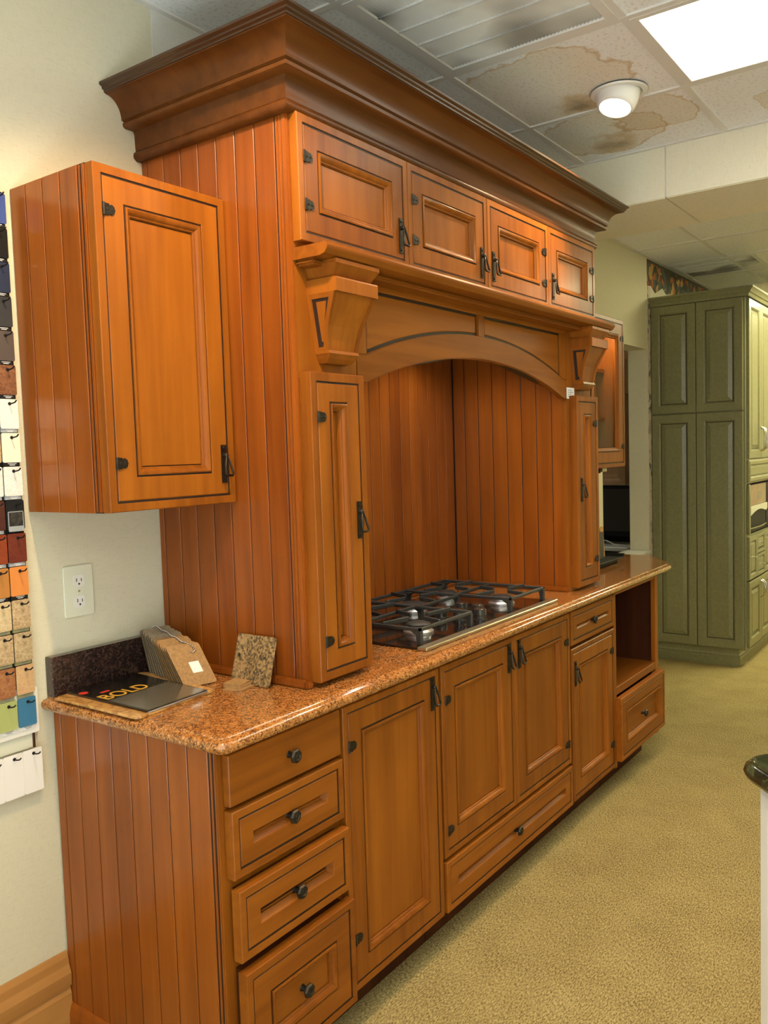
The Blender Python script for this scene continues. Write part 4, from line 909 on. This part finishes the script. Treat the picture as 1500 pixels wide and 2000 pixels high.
RM = [0, 0, 0, 0, 0, 1, 0, 0, 0, 0]
def rpanel(T, u0, u1, z0, z1, d0, name='door', nar=1.):
    return B(T).ring(u0, u1, z0, z1, [(i*nar, d0+d) for i, d in RP], closed=False, cap=True, mi=RM).build(name, ['sage', 'sageglaze'], pn)
TPX = lambda u, d, z: (PX-d, -u, z)
for u0, u1 in ((.006, .302), (.306, .602)):
    rpanel(TPX, u0, u1, 1.712, 2.440, 0, 'side_panel'); rpanel(TPX, u0, u1, .125, 1.704, 0, 'side_panel')
pcp = [(PX-.02, -.003), (PX-.02, -PF-.022), (PE, -PF-.022)]
B().sweep(pcp, [(0, 2.442), (.006, 2.442), (.010, 2.456), (.012, 2.462), (.020, 2.464), (.024, 2.474), (.034, 2.486), (.040, 2.490), (.040, 2.502), (0, 2.502)], 1, closed=True).build('crown_moulding', 'sage', pn, smooth=35)
B().box(PX-.02, PE, -PF-.022, -.003, 2.442, 2.50).build('top', 'sage', pn)
pb_ = [(PX+.02, -.003), (PX+.02, -PF+.05), (PE, -PF+.05)]
B().sweep(pb_, [(0, 0), (.016, 0), (.016, .055), (.010, .062), (.012, .072), (.006, .085), (.004, .118), (0, .118)], 1, closed=True).build('plinth', 'sage', pn)
M['nickel'] = flat('nickel', (.62, .60, .52), .25, metal=1.)
def arch_pull(parent, x, z0, z1, d):
    B(TY).tube([(x, d, z0), (x-.004, d+.022, z0+.012), (x-.008, d+.034, (z0+z1)/2), (x-.004, d+.024, z1-.012), (x, d, z1)], [.007, .006, .005, .006, .007], n=8).build('handle', 'nickel', parent, smooth=60)
dx = [4.715, 5.062, 5.409]
for k in range(2):
    a, c_ = dx[k]+.001, dx[k+1]-.001; hx = c_-.02 if k == 0 else a+.02
    o = rpanel(TY, a, c_, 1.392, 2.436, PF); arch_pull(o, hx, 1.44, 1.60, PF+.02)
    o = rpanel(TY, a, c_, .130, .572, PF); arch_pull(o, hx, .42, .54, PF+.02)
for a, c_, z0, z1 in ((4.716, 4.94, .584, .872), (4.944, 5.17, .74, .872), (4.944, 5.17, .584, .734), (5.174, 5.408, .584, .872)):
    o = rpanel(TY, a, c_, z0, z1, PF, 'drawer', .62 if z1-z0 > .2 else .4)
    B(TY).tube([((a+c_)/2-.02, PF+.035, (z0+z1)/2), ((a+c_)/2+.02, PF+.035, (z0+z1)/2)], .005, n=8).tube([((a+c_)/2, PF+.015, (z0+z1)/2), ((a+c_)/2, PF+.035, (z0+z1)/2)], .004, n=6).build('knob', 'nickel', o, smooth=60)
B(TY).ring(4.716, 5.408, 1.232, 1.384, [(0, PF), (0, PF+.014), (.012, PF+.022), (.030, PF+.022), (.040, PF+.012), (.052, PF+.018)], closed=False, cap=True).build('rail_panel', 'sage', pn)
B(TY).box(4.716, 4.750, PF, PF+.02, .888, 1.222).build('niche_stile', 'sage', pn, bevel=.004)
for x0_, x1_ in ((5.415, 5.90), (5.905, 6.39)):
    rpanel(TY, x0_, x1_, 1.392, 2.436, PF); rpanel(TY, x0_, x1_, .130, 1.384, PF)
mw = thing('microwave_oven', 'built-in microwave with dark window in the pantry niche', 'microwave', (5.08, -.35, .886))
M['pinkmetal'] = flat('brushed_copper_tint', (.42, .27, .19), .25, metal=.7, noise=.3, nscale=12)  # stainless steel with its pinkish reflection put into the base colour
B().box(4.755, 5.39, -.600, -.05, .888, 1.215).build('body', 'black', mw); 
B(TY).box(4.757, 5.25, .600, .622, 1.075, 1.213).build('upper_panel', 'pinkmetal', mw, bevel=.002); B(TY).box(5.255, 5.39, .600, .622, .90, 1.213).build('control_panel', 'black', mw, bevel=.002)
dq = B(TY).box(4.757, 5.25, .600, .620, .895, 1.072).build('door', 'black', mw, bevel=.002)
B(TY).prism([(4.757, 1.072), (5.25, 1.072), (5.25, 1.035)]+[(5.25-.493*k/12, 1.012+.030*math.sin(math.pi*k/12)) for k in range(1, 12)]+[(4.757, 1.012)], .620, .632).build('door_trim', 'ivory', dq)
B(TY).tube([(4.77, .625, .925), (5.0, .640, .925), (5.24, .625, .925)], .004, n=6).build('handle_bar', 'steel', dq, smooth=60)
B(TY).box(5.00, 5.10, .622, .6225, 1.11, 1.16).build('display', 'glass_black', mw)

# ---------------------------------------------------------------- island corner
tipx, tipy = .452, -1.548
_a, _b = math.radians(-40), math.radians(-138)
A_ = (tipx+.95*math.cos(_a), tipy+.95*math.sin(_a)); Bp = (tipx+.9*math.cos(_b), tipy+.9*math.sin(_b))
isl = [Bp, (tipx, tipy), A_, (A_[0]+Bp[0]-tipx, A_[1]+Bp[1]-tipy)]
def rounded(pts, r, n=6): return rquad(pts, r, n)
def inset(poly, o):
    cx = sum(p[0] for p in poly)/len(poly); m = len(poly); out = []
    for i in range(m):
        p0, p1, p2 = poly[i-1], poly[i], poly[(i+1) % m]; ns = []
        for a, b_ in ((p0, p1), (p1, p2)):
            dx_, dy_ = b_[0]-a[0], b_[1]-a[1]; L = math.hypot(dx_, dy_); ns.append((dy_/L, -dx_/L))
        q = 1+ns[0][0]*ns[1][0]+ns[0][1]*ns[1][1]; out.append((p1[0]+(ns[0][0]+ns[1][0])/q*o, p1[1]+(ns[0][1]+ns[1][1])/q*o))
    return out
t_in = thing('island_cabinet', 'white painted island cabinet under the green marble top', 'cabinet', (.45, -2.2, 0))
def isl_prof(prof):
    b = B(); rows = [[(p[0], p[1], z) for p in rounded(inset(isl, -o if False else o), r, 6)] for o, z, r in prof]; n_ = len(rows[0])
    vs = [p for r in rows for p in r]; m = len(rows)
    fs = [(k*n_+i, k*n_+(i+1) % n_, (k+1)*n_+(i+1) % n_, (k+1)*n_+i) for k in range(m-1) for i in range(n_)]+[tuple(range(n_)), tuple((m-1)*n_+i for i in range(n_))]
    return b.add(vs, fs)
_c = inset(isl, .05); sgn = 1 if (_c[1][1] < tipy) else -1
it = isl_prof([(sgn*.03, .868, .05), (sgn*.012, .870, .055), (sgn*.003, .876, .06), (0, .886, .06), (sgn*.003, .896, .06), (sgn*.012, .904, .055), (sgn*.024, .907, .05)]).build('island_countertop', 'greenstone', smooth=50)
tag(it, 'dark green marble island countertop corner at the right photo edge', 'countertop')
cb_ = inset(isl, sgn*.040)
B().prism(cb_, .0, .867, f=FZ).build('body', 'white', t_in)
for (i, j) in ((0, 1), (1, 2)):
    a, c_ = Vector(cb_[i]), Vector(cb_[j]); dvec = (c_-a).normalized(); nv = Vector((-dvec.y, dvec.x))
    if nv.y < 0: nv = -nv
    L = (c_-a).length
    B(lambda u, d, z: (a.x+dvec.x*u+nv.x*d, a.y+dvec.y*u+nv.y*d, z)).ring(.012, L-.012, .02, .855, [(0, -.001), (0, .010), (.006, .014), (.03, .014), (.036, .008), (.05, .008), (.055, .003)], closed=False, cap=True).build('side_panel', 'white', t_in)
